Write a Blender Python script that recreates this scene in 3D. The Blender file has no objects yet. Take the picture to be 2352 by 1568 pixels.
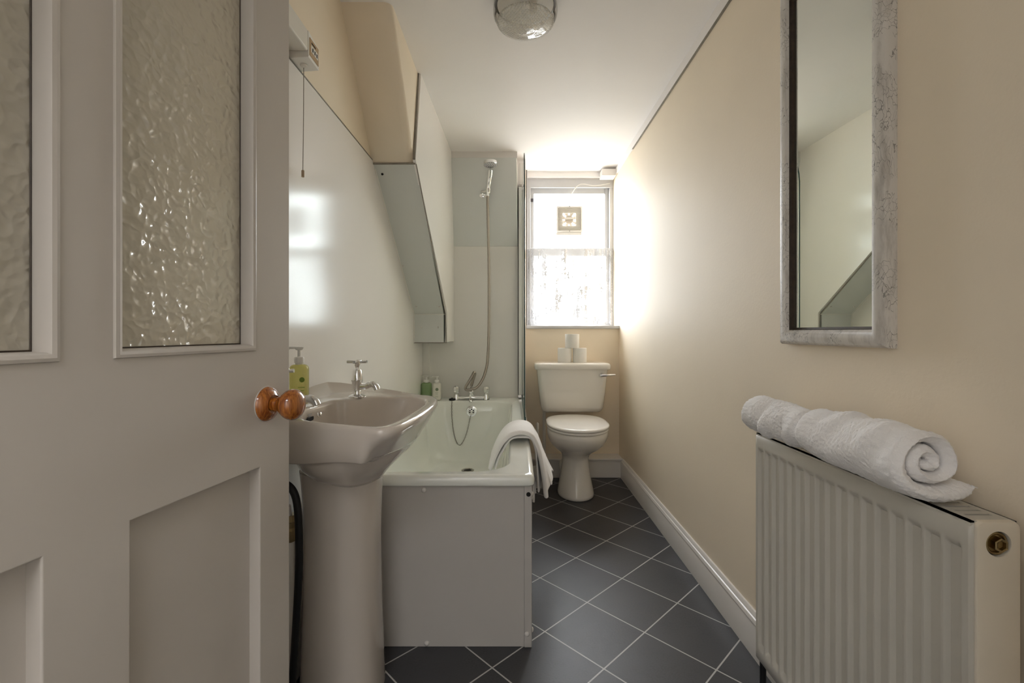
import bpy, bmesh, math, random
from mathutils import Vector, Matrix
from math import sin, cos, pi, radians

random.seed(7)
SC = bpy.context.scene
COL = SC.collection

# ------------------------------------------------------------------ materials
def lin(c):
    return tuple((x/12.92 if x <= .04045 else ((x+.055)/1.055)**2.4) for x in c)

def srgb(r, g, b):
    return lin((r/255, g/255, b/255))

def N(nt, typ, **kw):
    n = nt.nodes.new(typ)
    for k, v in kw.items():
        if k in n.inputs: n.inputs[k].default_value = v
        else: setattr(n, k, v)
    return n

def mat(name, col, rough=.5, metal=0., bump=None, coat=0., spec=.5, sheen=0., var=None, trans=0., ior=1.45, sub=0.):
    m = bpy.data.materials.new(name); m.use_nodes = True
    nt = m.node_tree; b = nt.nodes['Principled BSDF']
    b.inputs['Base Color'].default_value = (*col, 1)
    b.inputs['Roughness'].default_value = rough
    b.inputs['Metallic'].default_value = metal
    b.inputs['Coat Weight'].default_value = coat
    b.inputs['Coat Roughness'].default_value = .05
    b.inputs['Specular IOR Level'].default_value = spec
    b.inputs['Sheen Weight'].default_value = sheen
    b.inputs['Transmission Weight'].default_value = trans
    b.inputs['IOR'].default_value = ior
    if sub:
        b.inputs['Subsurface Weight'].default_value = sub
        b.inputs['Subsurface Radius'].default_value = (.01, .01, .01)
    tc = N(nt, 'ShaderNodeTexCoord')
    if bump:
        sc_, st, dist = bump
        t = N(nt, 'ShaderNodeTexNoise', Scale=sc_, Detail=4.)
        bp = N(nt, 'ShaderNodeBump', Strength=st, Distance=dist)
        nt.links.new(tc.outputs['Object'], t.inputs['Vector'])
        nt.links.new(t.outputs['Fac'], bp.inputs['Height'])
        nt.links.new(bp.outputs['Normal'], b.inputs['Normal'])
    if var:
        sc_, amt = var
        t = N(nt, 'ShaderNodeTexNoise', Scale=sc_, Detail=5.)
        r = N(nt, 'ShaderNodeMapRange'); r.inputs['To Min'].default_value = 1-amt; r.inputs['To Max'].default_value = 1+amt*.5
        mx = N(nt, 'ShaderNodeMix', data_type='RGBA', blend_type='MULTIPLY')
        mx.inputs['Factor'].default_value = 1
        mx.inputs[6].default_value = (*col, 1)
        nt.links.new(tc.outputs['Object'], t.inputs['Vector'])
        nt.links.new(t.outputs['Fac'], r.inputs['Value'])
        nt.links.new(r.outputs['Result'], mx.inputs[7])
        nt.links.new(mx.outputs[2], b.inputs['Base Color'])
    return m

M = {}
M['cream'] = mat('cream wall paint', (.88, .775, .625), .62, bump=(110, .25, .0012), var=(2.5, .05))
M['ceiling'] = mat('white ceiling paint', (.89, .862, .845), .7, bump=(50, .12, .003), var=(3, .04))
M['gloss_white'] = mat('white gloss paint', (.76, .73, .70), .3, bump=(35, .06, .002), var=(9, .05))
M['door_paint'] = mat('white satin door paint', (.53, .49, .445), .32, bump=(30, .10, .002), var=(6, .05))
M['panel_white'] = mat('white laminate panel', (.89, .862, .835), .16, bump=(45, .05, .0015), var=(1.6, .04), spec=.18)
M['panel_shower'] = mat('grey white shower board', (.77, .75, .71), .3, bump=(30, .04, .001), var=(2, .05))
M['panel_grey'] = mat('pale grey green board', (.66, .675, .65), .28, bump=(40, .06, .0015), var=(3, .05))
M['seam'] = mat('dirty sealant', (.28, .25, .21), .6, var=(40, .4))
M['basin'] = mat('pampas vitreous china', (.60, .545, .49), .1, coat=.6)
M['toilet'] = mat('white vitreous china', (.86, .825, .77), .1, coat=.5)
M['seat'] = mat('white plastic seat', (.86, .83, .79), .2)
M['bath'] = mat('pale green enamel', (.835, .85, .805), .1, coat=.5)
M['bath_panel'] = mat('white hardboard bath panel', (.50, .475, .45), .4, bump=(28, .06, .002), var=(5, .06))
M['cap'] = mat('white screw cap', (.66, .63, .6), .3)
M['chrome'] = mat('chrome', (.86, .86, .86), .07, 1.)
M['dark_chrome'] = mat('worn chrome', (.45, .43, .40), .2, 1.)
M['hose'] = mat('metal hose', (.40, .36, .31), .3, 1.)
M['brass'] = mat('tarnished brass', (.33, .25, .13), .3, 1.)
M['black'] = mat('black rubber', (.006, .006, .007), .5)
M['dark'] = mat('dark void', (.01, .009, .008), .8)
M['towel'] = mat('white terry towel', (.90, .885, .89), .95, bump=(420, .6, .002), sheen=.3)
M['towel_b'] = mat('white bath towel', (.90, .885, .88), .95, bump=(500, .6, .0015), sheen=.3)
M['radiator'] = mat('cream radiator enamel', (.58, .555, .50), .3, var=(7, .07))
M['rad_end'] = mat('cream radiator end cap', (.78, .71, .60), .35, var=(9, .07))
M['paper'] = mat('toilet paper', (.86, .84, .80), .9, bump=(200, .2, .001))
M['card'] = mat('cardboard tube', (.45, .36, .26), .9)
M['plastic_white'] = mat('white plastic', (.84, .82, .78), .3)
M['plastic_cream'] = mat('cream plastic', (.78, .75, .69), .32)
M['wood_sock'] = mat('wood effect plate', (.52, .35, .19), .4, var=(30, .2))
M['pump'] = mat('white pump plastic', (.82, .81, .77), .3, sub=.0)
M['leaf'] = mat('dark green print', (.20, .30, .05), .5)
M['sagegreen'] = mat('sage print', (.22, .27, .18), .5)
M['print_grey'] = mat('grey print', (.40, .40, .43), .5)
M['bottle_white'] = mat('white lotion bottle', (.78, .76, .68), .3)
M['chain'] = mat('dull chain metal', (.16, .13, .10), .4, 1.)
M['win'] = mat('white window paint', (.56, .555, .555), .35, var=(20, .05))
M['latch'] = mat('dull latch metal', (.12, .11, .12), .4, 1.)
M['fanblade'] = mat('beige fan plastic', (.60, .52, .44), .45)
M['hall'] = mat('hall wall paint', (.78, .76, .72), .7, bump=(40, .1, .003))
M['pipe_white'] = mat('white painted pipe', (.74, .71, .66), .35)
M['alum'] = mat('white aluminium profile', (.72, .72, .70), .25)
M['darkmetal'] = mat('dark bronze rim', (.02, .018, .016), .25, .6)

def front_fresnel(nt, ior, normal=None):
    """fresnel weight on the outer face only, so light is not trapped inside thin closed panes"""
    L = nt.links.new
    f = N(nt, 'ShaderNodeFresnel', IOR=ior); g = N(nt, 'ShaderNodeNewGeometry')
    if normal is not None: L(normal, f.inputs['Normal'])
    inv = N(nt, 'ShaderNodeMath', operation='SUBTRACT'); inv.inputs[0].default_value = 1; L(g.outputs['Backfacing'], inv.inputs[1])
    k = N(nt, 'ShaderNodeMath', operation='MULTIPLY'); L(f.outputs[0], k.inputs[0]); L(inv.outputs[0], k.inputs[1])
    return k

def glassy(name, tint, refl=1., rough=.0):
    """thin clear glass: fresnel mix of see-through and mirror"""
    m = bpy.data.materials.new(name); m.use_nodes = True
    nt = m.node_tree; nt.nodes.clear()
    o = N(nt, 'ShaderNodeOutputMaterial')
    t = N(nt, 'ShaderNodeBsdfTransparent', Color=(*tint, 1))
    g = N(nt, 'ShaderNodeBsdfGlossy', Roughness=rough)
    f = front_fresnel(nt, 1.45)
    k = N(nt, 'ShaderNodeMath', operation='MULTIPLY'); k.inputs[1].default_value = refl
    mx = N(nt, 'ShaderNodeMixShader')
    nt.links.new(f.outputs[0], k.inputs[0]); nt.links.new(k.outputs[0], mx.inputs[0])
    nt.links.new(t.outputs[0], mx.inputs[1]); nt.links.new(g.outputs[0], mx.inputs[2])
    nt.links.new(mx.outputs[0], o.inputs[0])
    return m
M['pane'] = glassy('window pane glass', (.97, .98, .98))
M['screen'] = glassy('shower screen glass', (.93, .965, .955))
M['screen_edge'] = mat('green glass edge', (.03, .07, .065), .1)

def mat_floor():
    m = bpy.data.materials.new('charcoal vinyl tiles'); m.use_nodes = True
    nt = m.node_tree; b = nt.nodes['Principled BSDF']; L = nt.links.new
    tc = N(nt, 'ShaderNodeTexCoord')
    mp = N(nt, 'ShaderNodeMapping')
    # grid aligned to the diagonal tile joints: 1 unit = one tile
    L(tc.outputs['Object'], mp.inputs['Vector'])
    sx = N(nt, 'ShaderNodeSeparateXYZ'); L(mp.outputs[0], sx.inputs[0])
    masks = []
    for ax in (0, 1):
        fr = N(nt, 'ShaderNodeMath', operation='FRACT'); L(sx.outputs[ax], fr.inputs[0])
        a = N(nt, 'ShaderNodeMath', operation='SUBTRACT'); L(fr.outputs[0], a.inputs[0]); a.inputs[1].default_value = .5
        c = N(nt, 'ShaderNodeMath', operation='ABSOLUTE'); L(a.outputs[0], c.inputs[0])
        g = N(nt, 'ShaderNodeMath', operation='GREATER_THAN'); L(c.outputs[0], g.inputs[0]); g.inputs[1].default_value = .5-.0095
        masks.append(g)
    mx = N(nt, 'ShaderNodeMath', operation='MAXIMUM'); L(masks[0].outputs[0], mx.inputs[0]); L(masks[1].outputs[0], mx.inputs[1])
    n1 = N(nt, 'ShaderNodeTexNoise', Scale=7., Detail=6., Roughness=.65); L(tc.outputs['Object'], n1.inputs['Vector'])
    n2 = N(nt, 'ShaderNodeTexNoise', Scale=160., Detail=3.); L(tc.outputs['Object'], n2.inputs['Vector'])
    ad = N(nt, 'ShaderNodeMath', operation='ADD'); L(n1.outputs[0], ad.inputs[0]); L(n2.outputs[0], ad.inputs[1])
    cr = N(nt, 'ShaderNodeValToRGB'); L(ad.outputs[0], cr.inputs[0])
    cr.color_ramp.elements[0].position = .3; cr.color_ramp.elements[0].color = (.022, .022, .024, 1)
    cr.color_ramp.elements[1].position = 1.; cr.color_ramp.elements[1].color = (.050, .050, .055, 1)
    mc = N(nt, 'ShaderNodeMix', data_type='RGBA'); L(mx.outputs[0], mc.inputs[0]); L(cr.outputs[0], mc.inputs[6])
    mc.inputs[7].default_value = (.47, .46, .45, 1)
    L(mc.outputs[2], b.inputs['Base Color'])
    b.inputs['Roughness'].default_value = .42
    b.inputs['Specular IOR Level'].default_value = .36
    bp = N(nt, 'ShaderNodeBump', Strength=.12, Distance=.002); L(n2.outputs[0], bp.inputs['Height']); L(bp.outputs[0], b.inputs['Normal'])
    return m, mp
M['floor'], FLOOR_MAP = mat_floor()

def mat_frame():
    """old white paint, crackled, with brown wood showing where it has flaked"""
    m = bpy.data.materials.new('crackled white paint on wood'); m.use_nodes = True
    nt = m.node_tree; b = nt.nodes['Principled BSDF']; L = nt.links.new
    tc = N(nt, 'ShaderNodeTexCoord')
    mp = N(nt, 'ShaderNodeMapping'); mp.inputs['Scale'].default_value = (1, 1, .45); L(tc.outputs['Object'], mp.inputs[0])
    ns = N(nt, 'ShaderNodeTexNoise', Scale=14., Detail=4.); L(mp.outputs[0], ns.inputs['Vector'])
    va = N(nt, 'ShaderNodeMix', data_type='VECTOR'); va.inputs[0].default_value = .12
    L(mp.outputs[0], va.inputs[4]); L(ns.outputs['Color'], va.inputs[5])
    vo = N(nt, 'ShaderNodeTexVoronoi', feature='DISTANCE_TO_EDGE', Scale=95.); L(va.outputs[1], vo.inputs['Vector'])
    lt = N(nt, 'ShaderNodeMath', operation='LESS_THAN'); L(vo.outputs[0], lt.inputs[0]); lt.inputs[1].default_value = .022
    n3 = N(nt, 'ShaderNodeTexNoise', Scale=11., Detail=3.); L(tc.outputs['Object'], n3.inputs['Vector'])
    g3 = N(nt, 'ShaderNodeMath', operation='GREATER_THAN'); L(n3.outputs[0], g3.inputs[0]); g3.inputs[1].default_value = .47
    cr = N(nt, 'ShaderNodeMath', operation='MULTIPLY'); L(lt.outputs[0], cr.inputs[0]); L(g3.outputs[0], cr.inputs[1])
    cm = N(nt, 'ShaderNodeMix', data_type='RGBA'); L(cr.outputs[0], cm.inputs[0])
    cm.inputs[7].default_value = (.30, .285, .27, 1)
    ms = N(nt, 'ShaderNodeMapping'); ms.inputs['Scale'].default_value = (1, 1, .22); L(tc.outputs['Object'], ms.inputs[0])
    n5 = N(nt, 'ShaderNodeTexNoise', Scale=42., Detail=6., Roughness=.7); L(ms.outputs[0], n5.inputs['Vector'])
    c5 = N(nt, 'ShaderNodeValToRGB'); L(n5.outputs[0], c5.inputs[0])
    c5.color_ramp.elements[0].position = .30; c5.color_ramp.elements[0].color = (.47, .44, .41, 1)
    c5.color_ramp.elements[1].position = .52; c5.color_ramp.elements[1].color = (.70, .67, .635, 1)
    L(c5.outputs[0], cm.inputs[6])
    n4 = N(nt, 'ShaderNodeTexNoise', Scale=26., Detail=6., Roughness=.7); L(mp.outputs[0], n4.inputs['Vector'])
    g4 = N(nt, 'ShaderNodeMath', operation='GREATER_THAN'); L(n4.outputs[0], g4.inputs[0]); g4.inputs[1].default_value = .715
    cw = N(nt, 'ShaderNodeMix', data_type='RGBA'); L(g4.outputs[0], cw.inputs[0]); L(cm.outputs[2], cw.inputs[6])
    cw.inputs[7].default_value = (.07, .035, .02, 1)
    L(cw.outputs[2], b.inputs['Base Color']); b.inputs['Roughness'].default_value = .42
    sb = N(nt, 'ShaderNodeMath', operation='SUBTRACT'); sb.inputs[0].default_value = 1; L(cr.outputs[0], sb.inputs[1])
    bp = N(nt, 'ShaderNodeBump', Strength=.5, Distance=.001); L(sb.outputs[0], bp.inputs['Height']); L(bp.outputs[0], b.inputs['Normal'])
    return m
M['frame_crackle'] = mat_frame()
M['frame_bare'] = mat('bare brown rebate', (.05, .032, .02), .5, var=(60, .8))
M['mirror'] = mat('mirror silver', (.80, .83, .79), .0, 1.)

def mat_wood():
    m = bpy.data.materials.new('varnished orange wood'); m.use_nodes = True
    nt = m.node_tree; b = nt.nodes['Principled BSDF']; L = nt.links.new
    tc = N(nt, 'ShaderNodeTexCoord'); mp = N(nt, 'ShaderNodeMapping'); mp.inputs['Scale'].default_value = (1, 1, .12); L(tc.outputs['Object'], mp.inputs[0])
    n = N(nt, 'ShaderNodeTexNoise', Scale=260., Detail=4.); L(mp.outputs[0], n.inputs['Vector'])
    c = N(nt, 'ShaderNodeValToRGB'); L(n.outputs[0], c.inputs[0])
    c.color_ramp.elements[0].position = .35; c.color_ramp.elements[0].color = (.20, .048, .006, 1)
    c.color_ramp.elements[1].position = .68; c.color_ramp.elements[1].color = (.46, .155, .022, 1)
    L(c.outputs[0], b.inputs['Base Color']); b.inputs['Roughness'].default_value = .18
    b.inputs['Coat Weight'].default_value = .8
    return m
M['wood'] = mat_wood()

def mat_hammered():
    m = bpy.data.materials.new('hammered obscure glass'); m.use_nodes = True
    nt = m.node_tree; L = nt.links.new; nt.nodes.clear()
    o = N(nt, 'ShaderNodeOutputMaterial')
    tc = N(nt, 'ShaderNodeTexCoord')
    ns = N(nt, 'ShaderNodeTexNoise', Scale=30., Detail=2.); L(tc.outputs['Object'], ns.inputs['Vector'])
    va = N(nt, 'ShaderNodeMix', data_type='VECTOR'); va.inputs[0].default_value = .025
    L(tc.outputs['Object'], va.inputs[4]); L(ns.outputs['Color'], va.inputs[5])
    vo = N(nt, 'ShaderNodeTexVoronoi', feature='SMOOTH_F1', Scale=78.); vo.inputs['Smoothness'].default_value = .35
    L(va.outputs[1], vo.inputs['Vector'])
    n2 = N(nt, 'ShaderNodeTexNoise', Scale=45., Detail=1.); L(tc.outputs['Object'], n2.inputs['Vector'])
    ad = N(nt, 'ShaderNodeMath', operation='MULTIPLY_ADD'); L(n2.outputs[0], ad.inputs[0]); ad.inputs[1].default_value = .5; L(vo.outputs['Distance'], ad.inputs[2])
    bp = N(nt, 'ShaderNodeBump', Strength=1., Distance=.0033); L(ad.outputs[0], bp.inputs['Height'])
    rf = N(nt, 'ShaderNodeBsdfRefraction', Color=(.93, .91, .80, 1), Roughness=.12, IOR=1.12)
    gl = N(nt, 'ShaderNodeBsdfGlossy', Roughness=.10)
    fr = front_fresnel(nt, 1.75, bp.outputs[0])
    mx = N(nt, 'ShaderNodeMixShader')
    for x in (rf, gl): L(bp.outputs[0], x.inputs['Normal'])
    L(fr.outputs[0], mx.inputs[0]); L(rf.outputs[0], mx.inputs[1]); L(gl.outputs[0], mx.inputs[2])
    # part of the light simply passes, and a pale diffuse colour paints in the pane's brightness
    tr = N(nt, 'ShaderNodeBsdfTransparent', Color=(.96, .95, .90, 1))
    m2 = N(nt, 'ShaderNodeMixShader'); m2.inputs[0].default_value = .35
    L(mx.outputs[0], m2.inputs[1]); L(tr.outputs[0], m2.inputs[2])
    df = N(nt, 'ShaderNodeBsdfDiffuse', Color=(.86, .80, .68, 1)); tl = N(nt, 'ShaderNodeBsdfTranslucent', Color=(.86, .80, .68, 1))
    L(bp.outputs[0], df.inputs['Normal'])
    md = N(nt, 'ShaderNodeMixShader'); L(df.outputs[0], md.inputs[1]); L(tl.outputs[0], md.inputs[2]); md.inputs[0].default_value = .3
    m3 = N(nt, 'ShaderNodeMixShader'); m3.inputs[0].default_value = .52
    L(m2.outputs[0], m3.inputs[1]); L(md.outputs[0], m3.inputs[2])
    m4 = N(nt, 'ShaderNodeMixShader'); L(fr.outputs[0], m4.inputs[0]); L(m3.outputs[0], m4.inputs[1]); L(gl.outputs[0], m4.inputs[2])
    L(m4.outputs[0], o.inputs[0])
    return m
M['hammered'] = mat_hammered()

def mat_lampglass():
    m = bpy.data.materials.new('prismatic lamp glass'); m.use_nodes = True
    nt = m.node_tree; L = nt.links.new; nt.nodes.clear()
    o = N(nt, 'ShaderNodeOutputMaterial')
    tc = N(nt, 'ShaderNodeTexCoord')
    hs = []
    for a in (35, -35):
        mp = N(nt, 'ShaderNodeMapping'); mp.inputs['Rotation'].default_value = (0, 0, radians(a)); L(tc.outputs['Object'], mp.inputs[0])
        w = N(nt, 'ShaderNodeTexWave', wave_type='BANDS', bands_direction='X', Scale=36.); L(mp.outputs[0], w.inputs['Vector'])
        hs.append(w)
    ad = N(nt, 'ShaderNodeMath', operation='MULTIPLY'); L(hs[0].outputs['Fac'], ad.inputs[0]); L(hs[1].outputs['Fac'], ad.inputs[1])
    bp = N(nt, 'ShaderNodeBump', Strength=.5, Distance=.004); L(ad.outputs[0], bp.inputs['Height'])
    t = N(nt, 'ShaderNodeBsdfTransparent', Color=(.9, .89, .86, 1))
    d = N(nt, 'ShaderNodeBsdfTranslucent', Color=(.8, .78, .73, 1)); L(bp.outputs[0], d.inputs['Normal'])
    d2 = N(nt, 'ShaderNodeBsdfDiffuse', Color=(.62, .60, .56, 1)); L(bp.outputs[0], d2.inputs['Normal'])
    md = N(nt, 'ShaderNodeMixShader'); md.inputs[0].default_value = .6; L(d.outputs[0], md.inputs[1]); L(d2.outputs[0], md.inputs[2])
    m1 = N(nt, 'ShaderNodeMixShader'); m1.inputs[0].default_value = .5
    rr = N(nt, 'ShaderNodeMapRange'); rr.inputs['To Min'].default_value = .35; rr.inputs['To Max'].default_value = .9
    L(ad.outputs[0], rr.inputs['Value']); L(rr.outputs[0], m1.inputs[0])
    L(t.outputs[0], m1.inputs[1]); L(md.outputs[0], m1.inputs[2])
    g = N(nt, 'ShaderNodeBsdfGlossy', Roughness=.02)
    f = front_fresnel(nt, 1.5)
    m2 = N(nt, 'ShaderNodeMixShader'); L(f.outputs[0], m2.inputs[0]); L(m1.outputs[0], m2.inputs[1]); L(g.outputs[0], m2.inputs[2])
    L(m2.outputs[0], o.inputs[0])
    return m
M['lampglass'] = mat_lampglass()
M['clearglass'] = glassy('clear lamp glass', (.78, .77, .75), 1.6)

def mat_net():
    m = bpy.data.materials.new('white net lace'); m.use_nodes = True
    nt = m.node_tree; L = nt.links.new; nt.nodes.clear()
    o = N(nt, 'ShaderNodeOutputMaterial'); tc = N(nt, 'ShaderNodeTexCoord')
    mp = N(nt, 'ShaderNodeMapping'); mp.inputs['Scale'].default_value = (1, 1, 1); L(tc.outputs['Object'], mp.inputs[0])
    # open mesh everywhere, denser lace motifs gathered in upright bands
    ms = N(nt, 'ShaderNodeMapping'); ms.inputs['Scale'].default_value = (1, 1, .10); L(tc.outputs['Object'], ms.inputs[0])
    st = N(nt, 'ShaderNodeTexNoise', Scale=26., Detail=2.); L(ms.outputs[0], st.inputs['Vector'])
    n = N(nt, 'ShaderNodeTexNoise', Scale=75., Detail=3., Roughness=.7); L(tc.outputs['Object'], n.inputs['Vector'])
    lo = N(nt, 'ShaderNodeTexNoise', Scale=9., Detail=2.); L(tc.outputs['Object'], lo.inputs['Vector'])
    a1 = N(nt, 'ShaderNodeMath', operation='MULTIPLY'); L(st.outputs[0], a1.inputs[0]); L(n.outputs[0], a1.inputs[1])
    a2 = N(nt, 'ShaderNodeMath', operation='MULTIPLY'); L(a1.outputs[0], a2.inputs[0]); L(lo.outputs[0], a2.inputs[1])
    r = N(nt, 'ShaderNodeMapRange'); r.inputs['From Min'].default_value = .136; r.inputs['From Max'].default_value = .150
    r.inputs['To Min'].default_value = .12; r.inputs['To Max'].default_value = 1.; L(a2.outputs[0], r.inputs['Value'])
    t = N(nt, 'ShaderNodeBsdfTransparent')
    md = N(nt, 'ShaderNodeBsdfDiffuse', Color=(.66, .66, .67, 1))
    mx = N(nt, 'ShaderNodeMixShader'); L(r.outputs[0], mx.inputs[0]); L(t.outputs[0], mx.inputs[1]); L(md.outputs[0], mx.inputs[2])
    L(mx.outputs[0], o.inputs[0]); return m
M['net'] = mat_net()

def mat_liquid(name, col, k):
    m = bpy.data.materials.new(name); m.use_nodes = True
    nt = m.node_tree; L = nt.links.new; nt.nodes.clear()
    o = N(nt, 'ShaderNodeOutputMaterial')
    t = N(nt, 'ShaderNodeBsdfTransparent', Color=(*col, 1))
    d = N(nt, 'ShaderNodeBsdfDiffuse', Color=(*col, 1)); tl = N(nt, 'ShaderNodeBsdfTranslucent', Color=(*col, 1))
    md = N(nt, 'ShaderNodeMixShader'); md.inputs[0].default_value = .5; L(d.outputs[0], md.inputs[1]); L(tl.outputs[0], md.inputs[2])
    m1 = N(nt, 'ShaderNodeMixShader'); m1.inputs[0].default_value = k; L(t.outputs[0], m1.inputs[1]); L(md.outputs[0], m1.inputs[2])
    g = N(nt, 'ShaderNodeBsdfGlossy', Roughness=.06); f = front_fresnel(nt, 1.45)
    m2 = N(nt, 'ShaderNodeMixShader'); L(f.outputs[0], m2.inputs[0]); L(m1.outputs[0], m2.inputs[1]); L(g.outputs[0], m2.inputs[2])
    L(m2.outputs[0], o.inputs[0]); return m
M['soap'] = mat_liquid('yellow green soap', (.82, .79, .42), .7)
M['greenliq'] = mat_liquid('green shampoo', (.46, .63, .34), .92)

# ------------------------------------------------------------------ mesh helpers
def sm(a, b, x):
    t = max(0., min(1., (x-a)/(b-a))); return t*t*(3-2*t)

class B:
    def __init__(s): s.m = bmesh.new()
    def box(s, lo, hi):
        v = [s.m.verts.new((x, y, z)) for x in (lo[0], hi[0]) for y in (lo[1], hi[1]) for z in (lo[2], hi[2])]
        for f in ((0,1,3,2),(4,6,7,5),(0,4,5,1),(2,3,7,6),(0,2,6,4),(1,5,7,3)): s.m.faces.new([v[i] for i in f])
        return s
    def hexa(s, p):
        """8 points: 4 bottom loop, 4 top loop"""
        v = [s.m.verts.new(q) for q in p]
        for f in ((3,2,1,0),(4,5,6,7),(0,1,5,4),(1,2,6,5),(2,3,7,6),(3,0,4,7)): s.m.faces.new([v[i] for i in f])
        return s
    def prism(s, poly, d):
        """poly: list of 3D points, d: extrusion vector"""
        d = Vector(d)
        a = [s.m.verts.new(p) for p in poly]; b = [s.m.verts.new(Vector(p)+d) for p in poly]
        n = len(poly)
        s.m.faces.new(a[::-1]); s.m.faces.new(b)
        for i in range(n): s.m.faces.new((a[i], a[(i+1)%n], b[(i+1)%n], b[i]))
        return s
    def loft(s, rings, cap0=True, cap1=True, close=True):
        R = [[s.m.verts.new(p) for p in r] for r in rings]
        n = len(rings[0])
        for a, b in zip(R, R[1:]):
            for i in range(n if close else n-1):
                j = (i+1) % n
                s.m.faces.new((a[i], a[j], b[j], b[i]))
        if cap0: s.m.faces.new(R[0][::-1])
        if cap1: s.m.faces.new(R[-1])
        return s
    def grid(s, pts):
        V = [[s.m.verts.new(p) for p in row] for row in pts]
        for a, b in zip(V, V[1:]):
            for i in range(len(a)-1): s.m.faces.new((a[i], a[i+1], b[i+1], b[i]))
        return s
    def tube(s, path, r, n=10, caps=True):
        P = [Vector(p) for p in path]; rings = []
        up = Vector((0, 0, 1))
        T0 = (P[1]-P[0]).normalized()
        if abs(T0.dot(up)) > .9: up = Vector((1, 0, 0))
        x = T0.cross(up).normalized()
        for i, p in enumerate(P):
            t = ((P[min(i+1, len(P)-1)]-p).normalized() + (p-P[max(i-1, 0)]).normalized()).normalized() if 0 < i < len(P)-1 else \
                ((P[1]-P[0]).normalized() if i == 0 else (P[-1]-P[-2]).normalized())
            x = (x - t*x.dot(t)).normalized(); y = t.cross(x)
            rr = r[i] if isinstance(r, (list, tuple)) else r
            rings.append([p + x*rr*cos(2*pi*k/n) + y*rr*sin(2*pi*k/n) for k in range(n)])
        return s.loft(rings, caps, caps)
    def lathe(s, prof, c=(0,0,0), axis=(0,0,1), n=32, cap0=True, cap1=True):
        """prof: (radius, height) list along axis"""
        a = Vector(axis).normalized(); c = Vector(c)
        x = a.cross(Vector((0, 1, 0)) if abs(a.y) < .9 else Vector((1, 0, 0))).normalized(); y = a.cross(x)
        rings = [[c + a*h + x*max(r, 1e-5)*cos(2*pi*k/n) + y*max(r, 1e-5)*sin(2*pi*k/n) for k in range(n)] for r, h in prof]
        return s.loft(rings, cap0, cap1)
    def sphere(s, c, r, sc=(1,1,1), n=16):
        prof = []
        rings = []
        for i in range(n//2+1):
            t = pi*i/(n//2)
            rings.append([(c[0]+sc[0]*r*max(sin(t), .01)*cos(2*pi*k/n), c[1]+sc[1]*r*max(sin(t), .01)*sin(2*pi*k/n), c[2]-sc[2]*r*cos(t)) for k in range(n)])
        return s.loft(rings)
    def rot(s, M4):
        bmesh.ops.transform(s.m, matrix=M4, verts=s.m.verts); return s

def obj(name, b, m, parent=None, loc=None, smooth=40, bevel=0., bseg=2, subd=0, solid=0.):
    """link as one mesh object. Points are given in room coordinates"""
    bm = b.m
    bmesh.ops.recalc_face_normals(bm, faces=bm.faces)
    off = Vector(loc) if loc is not None else (parent_world(parent) if parent else Vector((0, 0, 0)))
    bmesh.ops.translate(bm, verts=bm.verts, vec=-off)
    if smooth:
        for f in bm.faces: f.smooth = True
        for e in bm.edges:
            if len(e.link_faces) == 2 and e.calc_face_angle(0) > radians(smooth): e.smooth = False
    me = bpy.data.meshes.new(name); bm.to_mesh(me); bm.free()
    o = bpy.data.objects.new(name, me); COL.objects.link(o)
    for q in (m if isinstance(m, (list, tuple)) else [m]): me.materials.append(q)
    if parent is not None:
        o.parent = parent; o.location = off - parent_world(parent)
    else: o.location = off
    if solid:
        md = o.modifiers.new('thickness', 'SOLIDIFY'); md.thickness = solid; md.offset = 0
    if bevel:
        for p in me.polygons: p.use_smooth = True
        md = o.modifiers.new('bevel', 'BEVEL'); md.width = bevel; md.segments = bseg; md.limit_method = 'ANGLE'; md.angle_limit = radians(35)
        md.harden_normals = True
    if subd:
        md = o.modifiers.new('subd', 'SUBSURF'); md.levels = subd; md.render_levels = subd
    return o

def parent_world(p):
    v = Vector((0, 0, 0))
    while p is not None: v += p.location; p = p.parent
    return v

def thing(name, label, cat, loc, group=None):
    o = bpy.data.objects.new(name, None); COL.objects.link(o); o.empty_display_size = .05
    o.location = loc; o['label'] = label; o['category'] = cat
    if group: o['group'] = group
    return o
def tag(o, label, cat, group=None):
    o['label'] = label; o['category'] = cat
    if group: o['group'] = group
    return o
def struct(o, label=None):
    o['kind'] = 'structure'
    if label: o['label'] = label
    return o
def sroot(name, loc, label=None):
    o = bpy.data.objects.new(name, None); COL.objects.link(o); o.location = loc; o['kind'] = 'structure'; o.empty_display_size = .05
    if label: o['label'] = label
    return o

def catmull(P, n=8, closed=False):
    P = [Vector(p) for p in P]; out = []; m = len(P)
    rng = range(m) if closed else range(m-1)
    for i in rng:
        p0 = P[(i-1) % m] if closed or i > 0 else P[0]*2-P[1]
        p1, p2 = P[i], P[(i+1) % m]
        p3 = P[(i+2) % m] if closed or i+2 < m else P[-1]*2-P[-2]
        for k in range(n):
            t = k/n
            out.append(.5*((2*p1)+(p2-p0)*t+(2*p0-5*p1+4*p2-p3)*t*t+(3*p1-p0-3*p2+p3)*t**3))
    if not closed: out.append(P[-1])
    return out

def rrect(x0, x1, y0, y1, r, z, n=8):
    """rounded rectangle ring in plan"""
    out = []
    for cx, cy, a in ((x1-r, y1-r, 0), (x0+r, y1-r, 90), (x0+r, y0+r, 180), (x1-r, y0+r, 270)):
        for k in range(n+1):
            t = radians(a+90*k/n); out.append((cx+r*cos(t), cy+r*sin(t), z))
    return out

# ------------------------------------------------------------------ room
XL, XR, ZC = -.650, .795, 2.305
struct(obj('floor', B().box((-1.3, -1.9, -.05), (1.3, 3.8, 0)), M['floor'], smooth=0), 'charcoal diamond laid tile floor')
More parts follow.
